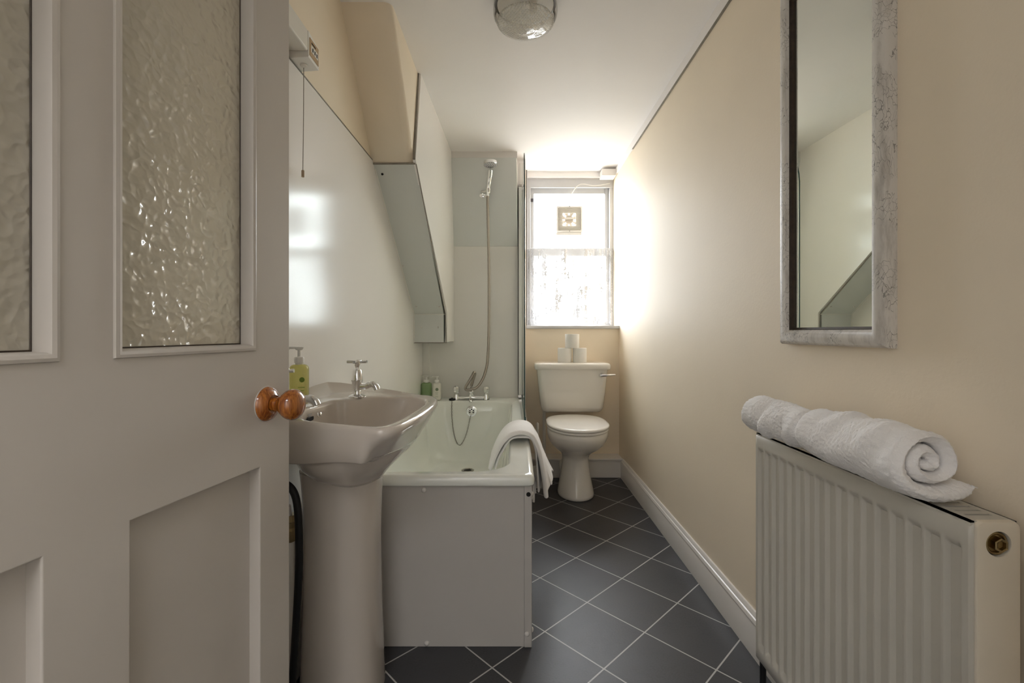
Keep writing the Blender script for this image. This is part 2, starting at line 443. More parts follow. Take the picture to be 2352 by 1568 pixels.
# tile joints run at 45.9 degrees, 0.245 m tiles; a joint crossing lies at TX, TY
TH, TS, TX, TY = radians(45.75), .2465, .2885, 1.767
FLOOR_MAP.vector_type = 'POINT'
_c, _s = cos(TH), sin(TH)
# u along (cos,-sin): rotate by +TH then shift
FLOOR_MAP.inputs['Rotation'].default_value = (0, 0, TH)
FLOOR_MAP.inputs['Scale'].default_value = (1/TS, 1/TS, 1)
FLOOR_MAP.inputs['Location'].default_value = (-( _c*TX - _s*TY)/TS, -(_s*TX + _c*TY)/TS, 0)

struct(obj('ceiling', B().box((-1.3, -1.9, ZC), (1.3, 3.9, ZC+.08)), M['ceiling'], smooth=0), 'white painted ceiling')
struct(obj('wall_right', B().box((XR, .05, 0), (XR+.15, 3.9, ZC)), M['cream'], smooth=0), 'cream painted wall on the right')
struct(obj('wall_left', B().box((XL-.15, .05, 0), (XL-.005, 3.9, ZC)), M['cream'], smooth=0), 'cream painted wall on the left')
# wall behind the toilet with the window opening
WX0, WX1, WZ0, WZ1 = .104, .80, 1.073, 2.262
b = B()
b.box((.02, 3.405, 0), (XR, 3.68, WZ0))
b.box((.02, 3.405, WZ0), (WX0, 3.68, WZ1))
struct(obj('wall_back', b, M['cream'], smooth=0), 'cream wall behind the toilet below the window')
struct(obj('lintel', B().box((.02, 3.56, WZ1), (XR, 3.68, ZC)), M['ceiling'], smooth=0), 'white strip above the window')
struct(obj('wall_shower', B().box((XL-.1, 3.30, 0), (.092, 3.68, ZC)), M['ceiling'], smooth=0), 'white painted end wall behind the bath taps')
# front wall with the doorway the camera looks through, and the landing behind
b = B(); b.box((-1.3, .05, 0), (-.615, .17, ZC)); b.box((.215, .05, 0), (1.3, .17, ZC)); b.box((-.615, .05, 2.0), (.215, .17, ZC))
struct(obj('wall_front', b, M['hall'], smooth=0))
b = B(); b.box((-1.3, -1.9, 0), (-1.2, .05, ZC)); b.box((1.2, -1.9, 0), (1.3, .05, ZC)); b.box((-1.3, -1.95, 0), (1.3, -1.85, ZC))
struct(obj('wall_landing', b, M['hall'], smooth=0))

# laminate panel on the left wall
struct(obj('wall_panel', B().box((XL-.006, .18, 0), (XL, 3.299, 1.845)), M['panel_white'], bevel=.0015), 'glossy white splash panel on the left wall')
struct(obj('trim_1', B().box((XL-.006, .18, 1.8455), (XL+.0012, 2.118, 1.849)), M['dark_chrome'], smooth=0), 'thin dark edge of the splash panel')
# shower end wall boards: lower flat board and upper board that leans forward
struct(obj('shower_board', B().box((XL, 3.288, .55), (.092, 3.2995, 1.668)), M['panel_shower'], bevel=.001), 'grey white board behind the bath taps')
b = B().hexa([(-.45, 3.286, 1.668), (.036, 3.286, 1.668), (.036, 3.299, 1.668), (-.45, 3.299, 1.668),
              (-.45, 3.165, 2.262), (.026, 3.165, 2.262), (.026, 3.18, 2.262), (-.45, 3.18, 2.262)])
struct(obj('sloping_board', b, M['panel_grey'], bevel=.001), 'grey board leaning forward above the shower')
b = B().prism([(.026, 3.18, 2.262), (.036, 3.299, 1.668), (.036, 3.3, 2.262)], (-.012, 0, 0))
b.box((-.45, 3.168, 2.262), (.03, 3.30, ZC))
struct(obj('board_cheek', b, M['gloss_white'], smooth=0))
struct(obj('trim_2', B().box((XL, 3.276, .56), (-.598, 3.29, 1.2)), M['panel_shower'], bevel=.002), 'flat strip in the corner behind the bottles')
struct(obj('trim_3', B().box((-.45, 3.274, .978), (-.428, 3.290, 2.25)), M['panel_white'], bevel=.003))
struct(obj('trim_4', B().box((.050, 3.29, 1.668), (.092, 3.302, 2.272)), M['panel_shower'], bevel=.002))

# boxed-in stair soffit in the left corner: cream upper part, grey lower board, white side board
bx = sroot('wall_boxing', (XL, 2.2, 1.5), 'sloping boxed in soffit across the left corner')
XB = -.462
PA, PB, PC = (2.118, 1.833), (2.985, 1.166), (2.985, .979)   # (y,z) of the underside corners
PT = (1.735, ZC)
b = B()
# cream part with a rounded lower right edge
def cream_ring(y, z):
    out = [(XL-.01, y, z)]
    r = .035
    for k in range(7):
        t = radians(-90+90*k/6)
        out.append((XB-r+r*cos(t), y+(.0), z+r+r*sin(t)))
    out.append((XB, y, z+.62)); out.append((XL-.01, y, z+.62))
    return out
b.loft([cream_ring(PT[0]-.02+.0, PT[1]+.02), cream_ring((PT[0]+PA[0])/2, (PT[1]+PA[1])/2+.004), cream_ring(PA[0], PA[1]), cream_ring(PA[0]+.30, PA[1]-.02)])
obj('soffit', b, M['cream'], bx, smooth=50)
b = B().prism([(XL-.005, PA[0], PA[1]), (XL-.005, PB[0], PB[1]), (XL-.005, PC[0], PC[1]), (XL-.005, 3.30, PC[1]), (XL-.005, 3.30, PA[1])], (XB+.013-XL, 0, 0))
obj('soffit_board', b, M['panel_grey'], bx, smooth=0)
# white board covering the side, reaching the ceiling and the end wall
def sx(y): return XB+.013+(y-2.1)*.0192
p = [(sx(y), y, z) for y, z in ((2.10, PA[1]+.012), (2.215, ZC), (3.299, ZC), (3.299, .984), (PC[0]+.004, .984), (PB[0]+.004, PB[1]+.01))]
b = B().prism(p, (-.013, 0, 0))
obj('side_board', b, M['panel_white'], bx, smooth=0)
# dirty sealant along the joins
b = B()
b.tube([(XL, PA[0]-.002, PA[1]-.001), (XB+.008, PA[0]-.002, PA[1]-.001)], .004, 6)
b.tube([(XL, PC[0]-.0, PC[1]), (XB+.03, PC[0], PC[1])], .003, 6)
b.tube([(XB+.012, PA[0], PA[1]-.002), (XB+.020, PB[0], PB[1]-.001), (XB+.024, PC[0]-.001, PC[1])], .0028, 6)
b.tube([(XB+.006, 2.098, PA[1]+.012), (XB+.001, 2.212, ZC)], .006, 6)
obj('sealant', b, M['seam'], bx)
b = B()
b.tube([(XL, PA[0]+.02, PA[1]-.016), (XL, PB[0], PB[1]), (XL+.002, PC[0], PC[1])], .005, 6)
b.tube([(XL, PB[0]-.001, PB[1]-.001), (XB+.02, PB[0]-.001, PB[1]-.001)], .003, 6)
obj('sealant_bead', b, M['panel_shower'], bx)
def on_slope(t, x):
    return (x, PA[0]+(PB[0]-PA[0])*t, PA[1]+(PB[1]-PA[1])*t)
nrm = Vector((0, -(PA[1]-PB[1]), -(PB[0]-PA[0]))).normalized()
for t, x, m in ((.05, XL+.03, 'dark'), (.60, XL+.012, 'cap'), (.93, XL+.03, 'cap'), (.93, XB-.01, 'cap')):
    obj('screw_cap', B().lathe([(.006, 0), (.005, .004), (.001, .005)], on_slope(t, x), nrm, 12), M[m], bx)
for x in (XL+.05, XB-.03):
    obj('screw_cap', B().lathe([(.006, 0), (.005, .004), (.001, .005)], (x, PC[0], 1.08), (0, -1, 0), 12), M['cap'], bx)

# skirting boards
def skirt_right():
    prof = [(0, 0), (-.020, 0), (-.020, .098), (-.0175, .103), (-.0175, .108), (-.020, .111), (-.016, .122), (-.012, .124), (-.011, .129), (-.006, .137), (0, .138)]
    return B().prism([(XR+x, .60, z) for x, z in prof], (0, 2.68, 0))
struct(obj('baseboard_right', skirt_right(), M['gloss_white'], smooth=30), 'white moulded skirting along the right wall')
b = B().box((.092, 3.275, 0), (XR, 3.405, .134))
b.box((.092, 3.262, .128), (XR-.006, 3.405, .140))
struct(obj('baseboard_back', b, M['gloss_white'], bevel=.003), 'white boxed skirting ledge behind the toilet')
# thin trim between right wall and ceiling, and the block at its window end
struct(obj('trim_5', B().box((XR-.010, .17, 2.255), (XR, 3.56, ZC)), M['ceiling'], bevel=.002), 'narrow white strip under the ceiling on the right')
struct(obj('trim_6', B().box((XR-.0105, .17, 2.2535), (XR-.0, 3.0, 2.2549)), M['seam'], smooth=0))
struct(obj('trim_7', B().box((.678, 3.455, 2.238), (.785, 3.56, 2.290)), M['gloss_white'], bevel=.003), 'small white boxed block by the window head')

# ------------------------------------------------------------------ window
w = sroot('window_1', (.45, 3.62, 1.1), 'white sash window with bright daylight')
def frame_ring(b, x0, x1, z0, z1, wl, wr, wb, wt, y0, y1):
    b.box((x0, y0, z0), (x0+wl, y1, z1)); b.box((x1-wr, y0, z0), (x1, y1, z1))
    b.box((x0+wl, y0, z0), (x1-wr, y1, z0+wb)); b.box((x0+wl, y0, z1-wt), (x1-wr, y1, z1))
b = B(); frame_ring(b, WX0, XR, 1.09, WZ1, .036, .028, .02, .058, 3.60, 3.68)
b.box((WX0+.0, 3.595, 2.19), (XR, 3.61, WZ1))
obj('window_frame', b, M['win'], w, bevel=.003)
b = B(); frame_ring(b, .138, .768, 1.660, 2.206, .030, .032, .058, .050, 3.645, 3.672)
obj('upper_sash', b, M['win'], w, bevel=.003)
b = B(); frame_ring(b, .138, .768, 1.108, 1.716, .030, .032, .020, .064, 3.612, 3.642)
obj('lower_sash', b, M['win'], w, bevel=.003)
obj('pane', B().box((.168, 3.657, 1.71), (.736, 3.660, 2.16)), M['pane'], w, smooth=0)
obj('pane', B().box((.168, 3.626, 1.12), (.736, 3.629, 1.66)), M['pane'], w, smooth=0)
obj('window_sill', B().box((WX0-.004, 3.384, 1.074), (XR+.0, 3.61, 1.096)), M['win'], w, bevel=.004)
obj('latch', B().box((.140, 3.632, 2.092), (.166, 3.646, 2.115)), M['latch'], w, bevel=.003)
# reveal board on the left with screws, and the worn edge on the right
b = B().box((.098, 3.405, 1.096), (.108, 3.60, WZ1))
obj('reveal_board', b, M['win'], w, bevel=.001)
b = B()
for z in (2.20, 2.12, 1.95, 1.72, 1.50, 1.31):
    b.lathe([(.004, 0), (.003, .002)], (.1085, 3.52, z), (1, 0, 0), 8)
obj('screws', b, M['seam'], w)

# extractor fan on the upper pane
f = thing('extractor_fan', 'square white extractor fan with slatted grille on the upper window pane', 'fan', (.45, 3.63, 1.81))
FX, FZ, FY = .4485, 1.944, 3.60
b = B()
def sq(h, y, n=32, r=.012):
    return [(FX+x, y, FZ+z) for x, z, _ in [(q[0], q[1], 0) for q in rrect(-h, h, -h, h, r, 0, 7)]]
def circ(r, y, n=32):
    ring = []
    for q in rrect(-1, 1, -1, 1, .1, 0, 7):
        l = math.hypot(q[0], q[1]); ring.append((FX+q[0]/l*r, y, FZ+q[1]/l*r))
    return ring
# casing: outer shell, back plate with a round mouth
b.loft([sq(.104, FY+.045), sq(.106, FY+.010), sq(.103, FY+.002), sq(.092, FY), sq(.090, FY+.014), circ(.070, FY+.016), circ(.070, FY+.055), sq(.10, FY+.055)], False, False)
obj('casing', b, M['plastic_white'], f, smooth=35)
b = B()
for i in range(18):
    z = FZ-.086+i*.0101
    b.hexa([(FX-.09, FY+.001, z), (FX+.09, FY+.001, z), (FX+.09, FY+.012, z+.004), (FX-.09, FY+.012, z+.004),
            (FX-.09, FY+.001, z+.0022), (FX+.09, FY+.001, z+.0022), (FX+.09, FY+.012, z+.0062), (FX-.09, FY+.012, z+.0062)])
b.box((FX-.036, FY-.001, FZ-.002), (FX+.034, FY+.002, FZ+.012))
obj('grille', b, M['plastic_cream'], f, smooth=0)
b = B(); b.lathe([(.034, 0), (.034, .02)], (FX, FY+.024, FZ), (0, 1, 0), 24)
for k in range(8):
    a0 = radians(k*45+8); a1 = a0+radians(29)
    q = [(FX+r*cos(a), FY+.034+.006*s, FZ+r*sin(a)) for r, a, s in ((.03, a0, 0), (.069, a0, 0), (.069, a1, 1), (.03, a1, 1))]
    b.prism(q, (0, .002, 0))
obj('fan_blades', b, M['fanblade'], f, smooth=0)
b = B(); b.box((FX-.106, FY+.004, FZ-.128), (FX+.098, FY+.04, FZ-.106))
obj('base_strip', b, M['plastic_white'], f, bevel=.003)
for zz in (-.097, .098):
    obj('screw', B().lathe([(.003, 0), (.003, .002)], (FX, FY-.001, FZ+zz), (0, -1, 0), 10), M['black'], f)
obj('cable', B().tube(catmull([(FX-.02, FY+.01, FZ+.10), (FX-.01, FY, 2.10), (FX+.05, FY-.005, 2.19), (FX+.10, FY-.006, 2.216), (FX+.2, FY-.006, 2.205), (.765, FY-.006, 2.222)], 8), .0035, 8), M['plastic_white'], f)

# net curtain over the lower sash
nc = thing('net_curtain', 'thin white net curtain on a wire across the lower window sash', 'curtain', (.45, 3.588, 1.10))
rows = []
for j in range(25):
    t = j/24; z = 1.704-.592*t
    row = []
    for i in range(241):
        u = i/240; x = .118+.668*u
        ph = 34*u+4.2*sin(5*u+.7)+1.6*sin(13*u)
        amp = (.0105-.004*t)*(1.1+.6*sin(9*u+1))
        row.append((x, 3.583+amp*sin(2*pi*ph/2.6)+.002*sin(40*u+8*t), z+.003*sin(30*u)*t))
    rows.append(row)
obj('net', B().grid(rows), M['net'], nc, smooth=180)
obj('curtain_wire', B().tube([(.112, 3.584, 1.706), (.45, 3.584, 1.703), (.79, 3.584, 1.707)], .0022, 8), M['win'], nc)

# ------------------------------------------------------------------ door (open, glazed)
YD, TDX, TDY = .94, .1628, .9867
D0 = Vector((-.4614, YD, 0)); TV = Vector((-TDX, -TDY, 0)); NV = Vector((TDY, -TDX, 0))
def DP(s, k, z): return D0 + TV*s + NV*k + Vector((0, 0, z))
def dbox(b, s0, s1, k0, k1, z0, z1):
    b.hexa([DP(s0, k0, z0), DP(s1, k0, z0), DP(s1, k1, z0), DP(s0, k1, z0), DP(s0, k0, z1), DP(s1, k0, z1), DP(s1, k1, z1), DP(s0, k1, z1)])
d = sroot('door_1', D0 + TV*.38, 'half glazed white painted door standing open')
K0 = -.042
def union_boards(spec, k0, k1):
    """flat board with rectangular holes: cells of a grid, only outer faces kept"""
    ss = sorted({v for r in spec for v in r[:2]} | {0, .76}); zz = sorted({v for r in spec for v in r[2:]} | {.008, 1.985})
    def solid(s, z): return not any(r[0] < s < r[1] and r[2] < z < r[3] for r in spec)
    b = B(); cache = {}
    def V(i, j, k):
        if (i, j, k) not in cache: cache[(i, j, k)] = b.m.verts.new(DP(ss[i], (k0, k1)[k], zz[j]))
        return cache[(i, j, k)]
    ok = lambda i, j: 0 <= i < len(ss)-1 and 0 <= j < len(zz)-1 and solid((ss[i]+ss[i+1])/2, (zz[j]+zz[j+1])/2)
    for i in range(len(ss)-1):
        for j in range(len(zz)-1):
            if not ok(i, j): continue
            for k in (0, 1): b.m.faces.new([V(i, j, k), V(i+1, j, k), V(i+1, j+1, k), V(i, j+1, k)])
            for di, dj, e in ((-1, 0, ((i, j), (i, j+1))), (1, 0, ((i+1, j), (i+1, j+1))), (0, -1, ((i, j), (i+1, j))), (0, 1, ((i, j+1), (i+1, j+1)))):
                if not ok(i+di, j+dj): b.m.faces.new([V(*e[0], 0), V(*e[1], 0), V(*e[1], 1), V(*e[0], 1)])
    return b
holes = [(.086, .331, .20, .795), (.4325, .674, .20, .795), (.101, .351, 1.018, 1.875), (.4185, .668, 1.018, 1.875)]
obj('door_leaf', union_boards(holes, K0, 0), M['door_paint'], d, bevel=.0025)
for s0, s1 in ((.086, .331), (.4325, .674)):
    b = B(); dbox(b, s0-.004, s1+.004, -.032, -.022, .196, .799)
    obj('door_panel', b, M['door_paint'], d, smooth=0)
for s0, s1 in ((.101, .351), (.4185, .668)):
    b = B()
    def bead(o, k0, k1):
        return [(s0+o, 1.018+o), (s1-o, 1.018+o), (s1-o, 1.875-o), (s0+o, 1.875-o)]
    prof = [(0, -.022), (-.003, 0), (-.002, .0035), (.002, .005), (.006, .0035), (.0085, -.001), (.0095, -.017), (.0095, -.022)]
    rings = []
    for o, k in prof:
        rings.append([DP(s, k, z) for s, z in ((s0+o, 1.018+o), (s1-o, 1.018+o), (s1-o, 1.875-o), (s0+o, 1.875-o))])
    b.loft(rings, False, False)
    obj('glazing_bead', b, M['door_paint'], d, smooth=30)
    b = B()
    dbox(b, s0+.006, s1-.006, -.030, -.021, 1.022, 1.869)
    obj('glass_pane', b, M['hammered'], d, smooth=0)
    b = B(); rings = []
    for o, k in ((.008, -.0205), (.0105, -.0195), (.0115, -.0205)):
        rings.append([DP(s, k, z) for s, z in ((s0+o, 1.018+o), (s1-o, 1.018+o), (s1-o, 1.875-o), (s0+o, 1.875-o))])
    b.loft(rings, False, False)
    obj('putty_line', b, M['frame_bare'], d, smooth=0)
kp = DP(.0675, 0, .912)
kn = bpy.data.objects.new('door_knob', None); COL.objects.link(kn); kn.parent = d; kn.location = kp - d.location
kn['label'] = 'round orange wooden knob with turned rose'
obj('rose', B().lathe([(.0315, -.001), (.033, .002), (.031, .007), (.024, .012), (.0175, .0155), (.0165, .013)], kp, NV, 40), M['wood'], kn)
obj('knob', B().lathe([(.0125, .008), (.0135, .018), (.0138, .026), (.0165, .033), (.0225, .039), (.0275, .046), (.0295, .053), (.0288, .060), (.025, .066), (.018, .0705), (.009, .073), (.001, .0735)], kp, NV, 48), M['wood'], kn, smooth=60)
obj('rose_paint', B().lathe([(.0325, -.002), (.0338, .0), (.0332, .0015)], kp, NV, 40), M['door_paint'], kn)

# ------------------------------------------------------------------ wash basin
BC = Vector((-.455, 1.335))
def ray_poly(poly, th):
    dx, dy = cos(th), sin(th); best = None
    n = len(poly)
    for i in range(n):
        x0, y0 = poly[i][0]-BC.x, poly[i][1]-BC.y; x1, y1 = poly[(i+1) % n][0]-BC.x, poly[(i+1) % n][1]-BC.y
        ex, ey = x1-x0, y1-y0
        den = dx*ey-dy*ex
        if abs(den) < 1e-12: continue
        t = (x0*ey-y0*ex)/den; u = (x0*dy-y0*dx)/den
        if t > 0 and -1e-6 <= u <= 1+1e-6 and (best is None or t > best): best = t
    return best
outer_c = [(-.345, 1.048), (-.300, 1.037), (-.270, 1.065), (-.255, 1.14), (-.245, 1.23), (-.240, 1.32), (-.239, 1.40), (-.243, 1.47), (-.256, 1.535), (-.285, 1.582), (-.335, 1.600), (-.42, 1.606)]
outer = [(-.649, 1.165)] + [tuple(p) for p in catmull(outer_c, 6)] + [(-.504, 1.606), (-.6, 1.595), (-.649, 1.575)]
inner_c = [(-.40, 1.095), (-.345, 1.077), (-.312, 1.085), (-.292, 1.14), (-.283, 1.23), (-.277, 1.33), (-.276, 1.42), (-.290, 1.495), (-.325, 1.540), (-.375, 1.548), (-.43, 1.515), (-.468, 1.455),
           (-.486, 1.405), (-.503, 1.375), (-.534, 1.365), (-.545, 1.32), (-.552, 1.25), (-.555, 1.19), (-.52, 1.142)]
inner = [tuple(p) for p in catmull(inner_c, 6, True)]
NB = 180
ths = [2*pi*i/NB for i in range(NB)]
RO = [ray_poly(outer, t) for t in ths]; RI = [ray_poly(inner, t) for t in ths]
def zrim(x, y):
    far = sm(1.25, 1.5, y)
    f = max(0, (-.32-x))*.155 if x > -.6 else .0434+(-.6-x)*.1
    return .83 + f*far + (1-far)*.03*sm(-.56, -.64, x)
def zledge(x, y):
    return .83 + .017*sm(-.38, -.50, x)*sm(1.1, 1.25, y)
def P(i, r): return (BC.x+r*cos(ths[i]), BC.y+r*sin(ths[i]))
rings = []
fz = [(.628, .33, .36), (.640, .375, .43), (.662, .46, .60), (.690, .60, .70), (.712, .70, .735), (.728, .765, .75), (.738, .80, .77), (.741, .81, .965), (.746, .825, .985), (.775, .905, .995), (.800, .968, 1.), (.815, 1., 1.)]
for z, sf, ss in fz:
    ring = []
    for i in range(NB):
        a = math.degrees(ths[i]); a = a-360 if a > 180 else a
        w = sm(61, 70, -a) if a < 0 else sm(52, 95, a)
        k = sf*(1-w)+ss*w
        # the bowl below the apron turns into a plain oval
        ax_, ay_ = (sf*.218 if cos(ths[i]) > 0 else ss*.212), ss*.285
        r_e = 1/math.sqrt((cos(ths[i])/ax_)**2+(sin(ths[i])/ay_)**2)
        e_f = 1-sm(.715, .80, z); e_s = 1. if z < .739 else 0.
        e_ = e_f*(1-w)+e_s*w
        x, y = P(i, RO[i]*k*(1-e_)+min(r_e, RO[i])*e_)
        x = max(x, -.6495)
        zz = z + (zrim(*P(i, RO[i]))-.83)*sm(.74, .815, z)
        if y < 1.25: zz -= .022*sm(-.36, -.58, x)*sm(.70, .735, z)*(1-sm(.745, .81, z))
        ring.append((x, y, zz))
    rings.append(ring)
for dr, dz in ((.0015, -.008), (.004, -.003), (.009, 0), ):
    ring = []
    for i in range(NB):
        x, y = P(i, RO[i]-dr); x = max(x, -.6495+dr)
        ring.append((x, y, zrim(x, y)+dz))
    rings.append(ring)
# across the top: lip, ledge, inner edge
for q in (.25, .45, .65, .85, 1.0):
    ring = []
    for i in range(NB):
        r0 = RO[i]-.009; x0, y0 = P(i, r0); x0 = max(x0, -.6405)
        xi, yi = P(i, RI[i]+.010)
        x = x0+(xi-x0)*q; y = y0+(yi-y0)*q
        zl = zledge(x, y) - .002*q
        span = math.hypot(xi-x0, yi-y0)
        w = sm(.0, .028, span*q)*sm(.015, .05, span)
        w = max(w, sm(.4, 1., q))
        ring.append((x, y, zrim(x, y)*(1-w)+zl*w))
    rings.append(ring)
for dr, dz in ((.005, -.003), (.001, -.007), (-.001, -.014)):
    rings.append([(*P(i, RI[i]+dr), zledge(*P(i, RI[i]))+dz) for i in range(NB)])
for z, k in ((.795, .95), (.765, .89), (.735, .79), (.715, .66), (.703, .48), (.698, .28), (.695, .08)):
    ring = []
    for i in range(NB):
        x, y = P(i, RI[i]*k)
        ring.append((x, y, z))
    rings.append(ring)
ws = thing('wash_basin', 'beige pedestal wash basin with two chrome taps by the open door', 'wash basin', (-.47, 1.33, 0))
obj('basin', B().loft(rings), M['basin'], ws, smooth=50)
# pedestal
pr = []
for z, a, bb in ((0, .122, .125), (.03, .120, .122), (.25, .112, .115), (.45, .109, .113), (.56, .112, .118), (.62, .116, .122), (.66, .120, .125)):
    ring = []
    for i in range(48):
        t = 2*pi*i/48
        cx_, sx_ = cos(t), sin(t)
        ring.append((-.499+.93*a*math.copysign(abs(cx_)**.8, cx_), 1.345+bb*math.copysign(abs(sx_)**.8, sx_), z))
    pr.append(ring)
obj('pedestal', B().loft(pr), M['basin'], ws, smooth=60)
def pillar_tap(px, py, pz, ang, reach=1., turn=.16):
    t = bpy.data.objects.new('tap', None); COL.objects.link(t); t.parent = ws; t.location = Vector((px, py, pz))-ws.location
    c = (px, py, pz)
    obj('tap_body', B().lathe([(.0, -.001), (.0265, 0), (.0265, .003), (.022, .006), (.012, .010), (.0105, .018), (.0155, .022), (.0155, .048), (.0172, .050), (.0172, .056), (.0162, .066), (.0142, .080), (.0115, .086), (.005, .088), (.005, .094)], c, (0, 0, 1), 28), M['chrome'], t, smooth=45)
    dx, dy = cos(ang), sin(ang)
    pts = [(px+dx*q*reach, py+dy*q*reach, pz+h) for q, h in ((.008, .033), (.028, .034), (.040, .039), (.052, .040), (.062, .034), (.066, .024))]
    obj('spout', B().tube(catmull(pts, 5), [.0095]*6+[.0098]*6+[.0105]*6+[.0105]*8, 14), M['chrome'], t)
    b = B().lathe([(.005, .092), (.0085, .100), (.011, .108), (.011, .113), (.007, .117), (.001, .118)], c, (0, 0, 1), 20)
    for k in range(4):
        aa = ang + turn + k*pi/2
        b.tube([(px+.006*cos(aa), py+.006*sin(aa), pz+.1095), (px+.018*cos(aa), py+.018*sin(aa), pz+.111), (px+.031*cos(aa), py+.031*sin(aa), pz+.1115)], [.0045, .0048, .0052], 10)
    obj('crosshead', b, M['chrome'], t, smooth=45)
    return t
pillar_tap(-.492, 1.437, zledge(-.492, 1.437)-.002, radians(-8))
pillar_tap(-.598, 1.178, zledge(-.598, 1.178)-.001, radians(-6), 1.45, .12)
# overflow slot, chain stay and faint print on the back of the bowl
def bowl_back(y, z):
    k = .95 + (z-.795)*(.05/.035) if z > .795 else .89+(z-.765)*2
    i = min(range(NB), key=lambda i: abs(P(i, RI[i]*k)[1]-y)+(10 if cos(ths[i]) > 0 else 0))
    return P(i, RI[i]*k)[0]
oy, oz = 1.232, .813
ox = bowl_back(oy, oz)
b = B()
ring = [(ox+.0015+.012*z, oy+y, oz+z) for y, z, _ in rrect(-.020, .020, -.0055, .0055, .005, 0, 5)]
b.prism(ring, (.0025, 0, .001))
obj('overflow_slot', b, M['dark'], ws)
obj('chain_stay', B().lathe([(.006, 0), (.006, .002), (.004, .003), (.0058, .006), (.005, .0105), (.001, .0115)], (bowl_back(1.278, .817), 1.278, .817), (1, -.1, .3), 16), M['chrome'], ws)
b = B()
for z, l in ((.826, .011), (.820, .009)):
    x = bowl_back(oy+.005, z)+.0015
    b.box((x, oy+.002-l, z-.0012), (x+.0012, oy+.002+l, z+.0012))
obj('maker_print', b, M['print_grey'], ws, smooth=0)
obj('waste', B().lathe([(.001, 0), (.020, 0), (.022, .002), (.0, .003)], (BC.x, BC.y, .695), (0, 0, 1), 20), M['chrome'], ws)

# pump bottle on the basin ledge
def bottle(name, label, c, hw, hd, h, mbody, pump_h, rot=0., emblem=None, clear_top=False, group=None):
    t = thing(name, label, 'bottle', c, group)
    x, y, z = c
    R4 = Matrix.Translation(Vector(c)) @ Matrix.Rotation(rot, 4, 'Z') @ Matrix.Translation(-Vector(c))
    r = min(hw, hd)*.75
    rg = []
    for q, zz in ((.90, 0), (.97, .003), (1, .008), (1, h*.86), (.985, h*.90), (.93, h*.94), (.80, h*.975), (.60, h*.995), (.42, h)):
        rg.append(rrect(x-hw*q, x+hw*q, y-hd*q, y+hd*q, r*q, z+zz, 6))
    obj('body', B().loft(rg).rot(R4), mbody, t, smooth=50)
    n = .42*hw
    b = B().lathe([(n*1.0, h-.001), (n*1.0, h+.003), (n*1.25, h+.004), (n*1.3, h+pump_h*.35), (n*1.15, h+pump_h*.42), (n*.45, h+pump_h*.44), (n*.42, h+pump_h*.8), (n*.8, h+pump_h*.82), (n*1.15, h+pump_h*.92), (n*1.15, h+pump_h), (0, h+pump_h)], c, (0, 0, 1), 20)
    b.tube([(x, y, z+h+pump_h*.94), (x-hw*1.0, y-.002, z+h+pump_h*.94), (x-hw*1.25, y-.002, z+h+pump_h*.86)], .0032, 8)
    obj('pump', b.rot(R4), M['pump'], t, smooth=40)
    if emblem:
        obj('emblem', B().lathe([(emblem[1], 0), (emblem[1], .0006)], (x+emblem[2], y-hd-.0002, z+h*.62), (0, -1, 0), 20).rot(R4), emblem[0], t)
        b = B()
        for q, l in ((.42, .55), (.34, .4), (.18, .6)):
            b.box((x+emblem[2]-hw*l*.8, y-hd-.0006, z+h*q), (x+emblem[2]+hw*l*.5, y-hd+.001, z+h*q+.0016))
        obj('print', b.rot(R4), emblem[0], t, smooth=0)
    return t
bottle('soap_bottle', 'clear yellow green hand soap pump bottle on the basin ledge behind the knob', (-.588, 1.252, zledge(-.588, 1.252)+.006), .024, .017, .108, M['soap'], .048, 0.12, (M['leaf'], .007, .013))
bottle('shampoo_bottle', 'green shampoo pump bottle in the corner of the bath rim', (-.612, 3.225, .577), .036, .024, .115, M['greenliq'], .048, 0.1)
bottle('lotion_bottle', 'white lotion pump bottle beside the green one on the bath rim', (-.532, 3.185, .577), .029, .022, .118, M['bottle_white'], .044, 0., (M['sagegreen'], .011, .004))

# pipework between door edge and pedestal
bp_ = thing('waste_hose', 'black flexible hose curving down behind the basin pedestal', 'hose', (-.59, 1.20, 0))
obj('hose', B().tube(catmull([(-.645, 1.20, .640), (-.608, 1.20, .652), (-.576, 1.195, .630), (-.562, 1.19, .575), (-.559, 1.19, .45), (-.565, 1.185, .28), (-.573, 1.18, .12), (-.577, 1.18, .0)], 8), .0095, 12), M['black'], bp_)
pv = thing('supply_pipe', 'off white supply pipe with dull brass valve behind the pedestal', 'pipe', (-.600, 1.222, 0))
obj('pipe', B().tube([(-.600, 1.222, 0), (-.600, 1.222, .50), (-.606, 1.215, .585)], .012, 12), M['pipe_white'], pv)
b = B().lathe([(.0, 0), (.017, 0), (.019, .008), (.019, .03), (.014, .036), (.014, .05), (.019, .054), (.017, .07), (0, .07)], (-.600, 1.222, .49), (0, 0, 1), 8)
obj('valve', b, M['brass'], pv, smooth=20)

# ------------------------------------------------------------------ bath
X0, X1, Y0, Y1, ZR = -.6495, .072, 1.500, 3.286, .576
ba = thing('bath', 'pale green enamelled bath with painted front panel along the left wall', 'bath', (-.29, 2.4, 0))
SK = -.004    # the bath runs a touch out of square
def skew(r): return [(x + (.010*(y-1.5)/1.8 if x > -.3 else 0), y, z) for x, y, z in r]
rg = []
n = 12
rg.append(rrect(X0+.014, X1-.016, Y0+.014, Y1, .012, .540, n))
for o, z in ((.002, .541), (0, .545), (0, .562), (.003, .570), (.009, .575), (.018, .5765)):
    rg.append(rrect(X0+min(o, .002), X1-o, Y0+o, Y1-.001, .022, z, n))
